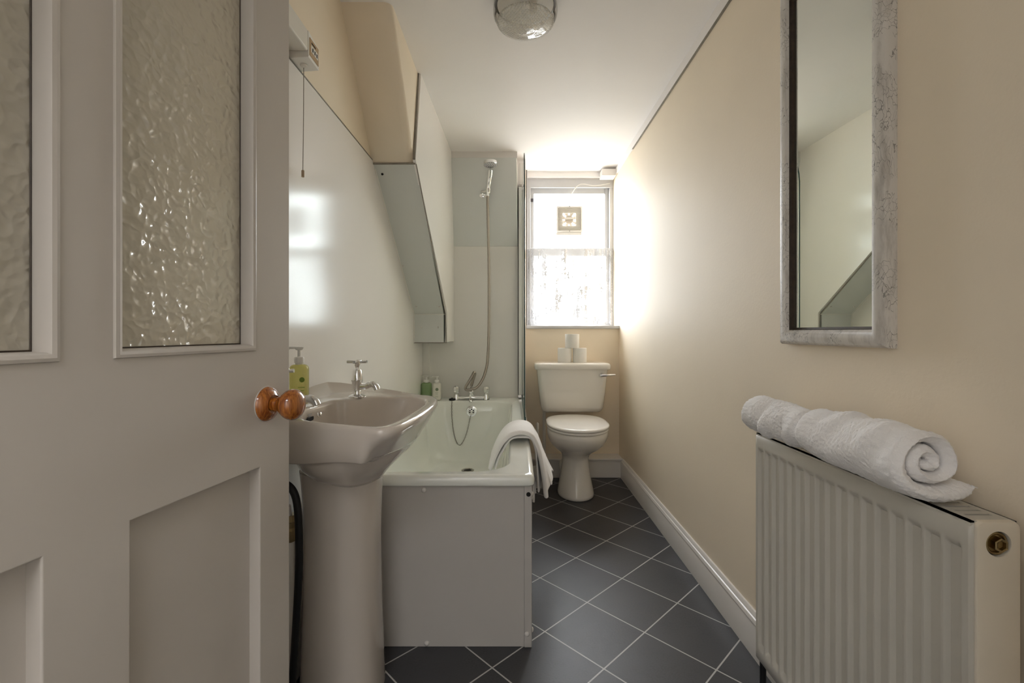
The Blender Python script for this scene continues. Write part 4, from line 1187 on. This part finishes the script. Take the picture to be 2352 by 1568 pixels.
obj('glass_rim', B().lathe([(.1035, -.0875), (.1065, -.0870), (.1070, -.090), (.1035, -.092)], LC, (0, 0, 1), 64, False, False), M['lampglass'], cl)
obj('bulb', B().lathe([(.014, -.022), (.014, -.05), (.0, -.05)], LC+Vector((.03, .0, 0)), (0, 0, 1), 16), M['plastic_white'], cl)
for a in (20, 160, 270):
    p = LC+Vector((.118*cos(radians(a)), .118*sin(radians(a)), 0)); q = Vector((cos(radians(a)), sin(radians(a)), 0))
    obj('clip', B().tube([p+Vector((0, 0, -.012)), p+q*.006+Vector((0, 0, -.03)), p+q*.002+Vector((0, 0, -.055)), p-q*.008+Vector((0, 0, -.068))], .0045, 8), M['dark_chrome'], cl)

# ------------------------------------------------------------------ shaver light
sl = thing('shaver_light', 'cream strip light with shaver socket and pull cord above the basin', 'light', (XL, 1.2, 1.85))
SX = -.5965
b = B().box((XL-.004, .80, 1.868), (SX, 1.328, 1.930))
obj('lamp_body', b, M['plastic_cream'], sl, bevel=.006)
b = B().hexa([(XL-.004, 1.328, 1.849), (SX, 1.328, 1.853), (SX, 1.40, 1.853), (XL-.004, 1.40, 1.849), (XL-.004, 1.328, 1.930), (SX, 1.328, 1.930), (SX, 1.40, 1.918), (XL-.004, 1.40, 1.918)])
obj('socket_housing', b, M['plastic_white'], sl, bevel=.002)
obj('socket_plate', B().box((SX-.001, 1.334, 1.862), (SX+.0016, 1.394, 1.914)), M['wood_sock'], sl, bevel=.0006)
b = B().box((SX+.001, 1.342, 1.876), (SX+.0022, 1.388, 1.896)); obj('socket_inset', b, M['plastic_white'], sl, smooth=0)
b = B()
for y in (1.349, 1.363, 1.377): b.box((SX+.002, y, 1.880), (SX+.0028, y+.006, 1.891))
b.box((SX+.0012, 1.345, 1.901), (SX+.0022, 1.372, 1.905))
obj('socket_holes', b, M['dark'], sl, smooth=0)
obj('switch_boss', B().lathe([(.011, 0), (.010, -.005), (.005, -.008), (.0, -.008)], (-.628, 1.366, 1.8505), (0, 0, 1), 16), M['plastic_cream'], sl)
b = B().tube([(-.628, 1.366, 1.845), (-.6285, 1.366, 1.70), (-.6305, 1.366, 1.535)], .0011, 6)
obj('pull_cord', b, M['seam'], sl)
b = B().lathe([(.002, .006), (.0042, .004), (.0042, -.015), (.002, -.016)], (-.6305, 1.366, 1.530), (0, 0, 1), 12)
obj('cord_weight', b, M['card'], sl)

# ------------------------------------------------------------------ daylight, added fill light, camera
W = bpy.data.worlds.new('overcast sky'); SC.world = W; W.use_nodes = True
wt = W.node_tree; bg = wt.nodes['Background']; bg.inputs[1].default_value = 14.5
_tc = N(wt, 'ShaderNodeTexCoord'); _sx = N(wt, 'ShaderNodeSeparateXYZ'); _cr = N(wt, 'ShaderNodeValToRGB'); _mr = N(wt, 'ShaderNodeMapRange')
_mr.inputs['From Min'].default_value = -1; wt.links.new(_tc.outputs['Generated'], _sx.inputs[0]); wt.links.new(_sx.outputs['Z'], _mr.inputs['Value'])
wt.links.new(_mr.outputs['Result'], _cr.inputs[0]); wt.links.new(_cr.outputs[0], bg.inputs[0])
_e = _cr.color_ramp.elements; _e[0].position = .44; _e[0].color = (.40, .40, .39, 1); _e[1].position = .53; _e[1].color = (.94, .958, 1, 1)
def area(name, loc, rot, sx, sy, power, col, portal=False):
    L = bpy.data.lights.new(name, 'AREA'); L.shape = 'RECTANGLE'; L.size = sx; L.size_y = sy; L.energy = power; L.color = col
    o = bpy.data.objects.new(name, L); COL.objects.link(o); o.location = loc; o.rotation_euler = rot
    if portal: L.cycles.is_portal = True
    return o
area('window_portal', (.45, 3.70, 1.66), (radians(-90), 0, 0), .72, 1.2, 1, (1, 1, 1), True)
area('landing_fill', (-.42, -.85, 2.2), (radians(-30), 0, 0), .8, .8, 32, (.98, .985, 1.))  # fill light added behind the camera to brighten the near end of the room

cam = bpy.data.cameras.new('camera'); co = bpy.data.objects.new('camera', cam); COL.objects.link(co)
co.location = (0, 0, 1.05); co.rotation_euler = (radians(90), 0, 0)
cam.sensor_width = 36; cam.lens = 1045*36/2352; cam.clip_start = .01
cam.shift_x = -(1178-1176)/2352; cam.shift_y = (762-784)/2352
SC.camera = co
vs = SC.view_settings; vs.view_transform = 'Standard'; vs.look = 'None'; vs.gamma = 1; vs.use_curve_mapping = False; vs.exposure = .86
cy = SC.cycles
cy.max_bounces = 14; cy.diffuse_bounces = 8; cy.glossy_bounces = 6; cy.transmission_bounces = 10; cy.transparent_max_bounces = 24
cy.caustics_reflective = False; cy.caustics_refractive = False; cy.sample_clamp_indirect = 6.
